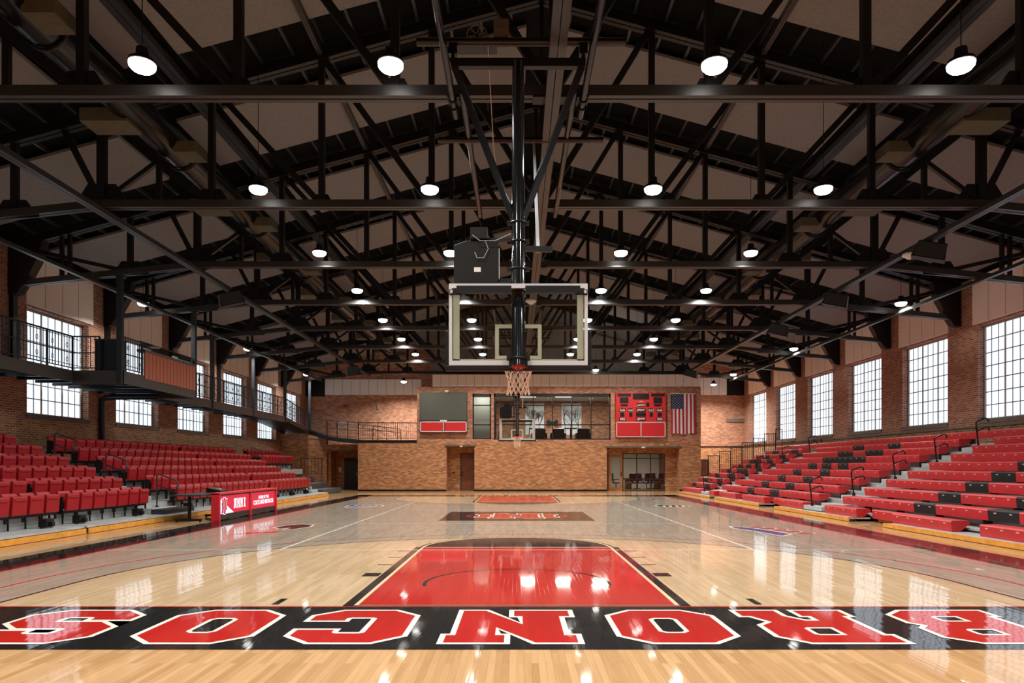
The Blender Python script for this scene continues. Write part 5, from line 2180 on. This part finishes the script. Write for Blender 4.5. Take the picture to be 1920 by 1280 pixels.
def railing(p0, p1, label, h=1.07, post_every=1.26, ztop0=None, rings=True, nb=None):
    """railing panel from p0 to p1 (deck points)."""
    p0, p1 = Vector(p0), Vector(p1)
    e = empty('railing', tuple((p0 + p1) / 2))
    d = p1 - p0
    L = Vector((d.x, d.y, 0)).length
    up = Vector((0, 0, h))
    n_ = max(1, round(L / post_every))
    for k in range(n_ + 1):
        q = p0 + d * (k / n_)
        MB().bar(q, q + up, .045, .045, up=(0, 1, 0)).build('post', M_rail, e)
    MB().bar(p0 + up, p1 + up, .05, .045).build('top_rail', M_rail, e)
    MB().bar(p0 + up * .52, p1 + up * .52, .03, .03).build('mid_rail', M_rail, e)
    MB().bar(p0 + Vector((0, 0, .08)), p1 + Vector((0, 0, .08)), .03, .03).build('bottom_rail', M_rail, e)
    nbal = int(L / .135)
    proto_ = None
    for k in range(1, nbal):
        q = p0 + d * (k / nbal)
        a_ = q + Vector((0, 0, .08))
        if proto_ is None or abs(d.z) > .01 or True:
            mb_ = MB().bar(a_, q + up, .016, .016, up=(0, 1, 0))
            if rings and k % 5 in (2,):
                dn = Vector((d.x, d.y, 0)).normalized()
                for zz in (h * .30, h * .72):
                    mb_.tube([tuple(q + Vector((0, 0, zz)) + dn * (.05 * math.cos(2 * PI * t / 10)) + Vector((0, 0, .075 * math.sin(2 * PI * t / 10)))) for t in range(10)], .009, 4, closed=True)
            o_ = mb_.build('baluster', M_rail, e)
    tag(e, label, 'railing', 'railings of the raised walkway')
    return e


rx_ = EX + .0
railing((EX, 16.0, ZB), (EX, 22.02, ZB), 'slate railing of the raised walkway at the left edge of the photo')
railing((EX, 22.02, ZB), (-13.15, 22.02, ZB), 'short slate railing turning out to the dark blue cabinet')
railing((-12.45, 22.1, ZB), (-12.45, 23.2, ZB), 'short dark railing between the column and the copper panel')
for k, (a, b) in enumerate(((27.07, 32.1), (32.1, 37.15), (37.15, 42.2))):
    railing((EX, a, ZB), (EX, b, ZB), 'slate walkway railing past the copper panel, %s panel' % ordn(k + 1))
railing(ramp[0], ramp[1], 'slate railing along the sloping end of the left walkway')
railing(ramp[1], ramp[2], 'slate railing at the steep turn of the ramp')
railing(ramp[2], ramp[3], 'slate railing on the ramp before the end volume')
railing(ramp[3], ramp[4], 'slate railing on top of the lower storey, left of the video board')
# inner ramp rail
e = empty('ramp_handrail', (-9, 45.6, 3.26))
MB().tube([(-12.2, 46.9, 4.55), (-9.6, 45.6, 4.25), (-7.6, 45.6, 4.0), (-7.55, 45.6, 3.26)], .025, 6).build('rail_tube', M_rail, e)
MB().tube([(-12.2, 46.9, 4.3), (-9.6, 45.6, 4.0), (-7.6, 45.6, 3.75)], .02, 6).build('rail_tube', M_rail, e)
for x in (-9.4, -8.5):
    MB().tube([(x, 45.6, 3.26), (x, 45.6, 4.15)], .022, 6).build('post', M_rail, e)
tag(e, 'dark handrail of the ramp behind the end railing', 'handrail')
# columns carrying the walkway up to the trusses
for k, (x, y) in enumerate(((-12.5, 22.02), (-12.5, 27.05), (-14.0, 32.1), (-14.0, 37.15), (-14.0, 42.2), (-14.0, 47.25))):
    a_ = abs(x - XC)
    z0 = ZB - .4 if k < 5 else 3.9
    e = empty('hanger_column', (x, y, z0))
    MB().box(x - .08, x + .08, y - .08, y + .08, z0, botz(a_) - .09).build('shaft', M_rail, e, bevel=.006)
    MB().box(x - .13, x + .13, y - .13, y + .13, botz(a_) - .12, botz(a_) - .09).build('cap_plate', M_rail, e)
    tag(e, 'slate steel column between walkway and truss, %s from the camera' % ordn(k + 1), 'column')
# down pipe on the wall, haunch pipe near the first left bracket
o = MB().tube([(XL + .12, 26.6, 1.9), (XL + .12, 26.6, 4.1), (XL + .25, 26.6, 4.2), (-13.6, 26.6, 4.22)], .10, 12).build('drain_pipe', M_rail, smooth=True)
tag(o, 'thick dark pipe on the left wall under the walkway', 'pipe')
for k, y in enumerate((TR[2], TR[3], TR[4], TR[5])):
    o = MB().box(XL + .0, XL + .14, y - .1, y + .1, ZB, 7.6).build('wall_column', M_steel)
    tag(o, 'black steel post on the left wall below its truss bracket, %s in view' % ordn(k + 1), 'column')
# dark blue cabinet and copper panel on the projecting bay
e = empty('control_cabinet', (-13.0, 22.5, ZB))
mb = MB()
x0, x1 = -13.35, -12.62
mb.box(x0, x1, 22.10, 22.6, ZB, ZB + .98)
for k in range(12):
    xx = x0 + (x1 - x0) * (k + .5) / 12
    mb.box(xx - .012, xx + .012, 22.085, 22.10, ZB + .03, ZB + .95)
mb.build('cabinet_body', M_bluebox, e)
MB().box(x0 - .02, x1 + .02, 22.08, 22.62, ZB + .98, ZB + 1.01).build('lid', M_bluebox, e)
tag(e, 'dark blue ribbed cabinet at the corner of the projecting walkway bay', 'cabinet')
e = empty('balcony_panel', (-12.42, 25, ZB))
mb = MB()
xx0 = -12.40
nrib = 30
for k in range(nrib):
    ya_ = 23.3 + 3.65 * k / nrib
    mb.box(xx0 - (.03 if k % 2 else .045), xx0 + (.0 if k % 2 else .012), ya_, ya_ + 3.65 / nrib, ZB - .10, ZB + .80)
mb.build('corrugated_sheet', M_copperpan, e)
MB().box(xx0 - .25, xx0 + .03, 23.25, 26.95, ZB + .80, ZB + .88).build('counter', mat('counter_grey', (.09, .08, .07), .5), e)
tag(e, 'copper coloured corrugated panel with grey counter on the projecting bay', 'panel')
e = empty('glass_screen', (-12.55, 25, ZB + .88))
MB().box(-12.56, -12.55, 23.3, 26.95, ZB + .88, ZB + 1.15).build('glass_sheet', M_wglass, e)
MB().box(-12.57, -12.54, 23.3, 26.95, ZB + 1.15, ZB + 1.17).build('top_rail', M_rail, e)
tag(e, 'low glass screen above the copper panel', 'screen')
o = MB().box(-12.68, -12.60, 25.7, 26.0, ZB + .88, ZB + 1.04).build('monitor', mat('lit_monitor', (.8, .8, .7), .5, emit=(1, .97, .85), es=1.2))
tag(o, 'small lit monitor on the counter above the copper panel', 'monitor')

# far left gate rails on the platforms
e = empty('guard_rail', (-12, 43.2, 0))
for k in range(7):
    x = -13.6 + k * .22
    MB().box(x - .012, x + .012, 44.0, 44.024, 1.0, 2.1).build('picket', M_dgrey, e)
MB().box(-13.6, -12.28, 44.0, 44.03, 2.06, 2.1).build('top_rail', M_dgrey, e)
for x in (-13.6, -12.28):
    MB().box(x - .02, x + .02, 44.0, 44.04, 0, 2.1).build('post', M_dgrey, e)
tag(e, 'dark picket rail at the far end of the left platforms', 'guard rail')

for o in bpy.data.objects:
    if '_o' in o:
        del o['_o']
print('objects', len(bpy.data.objects))
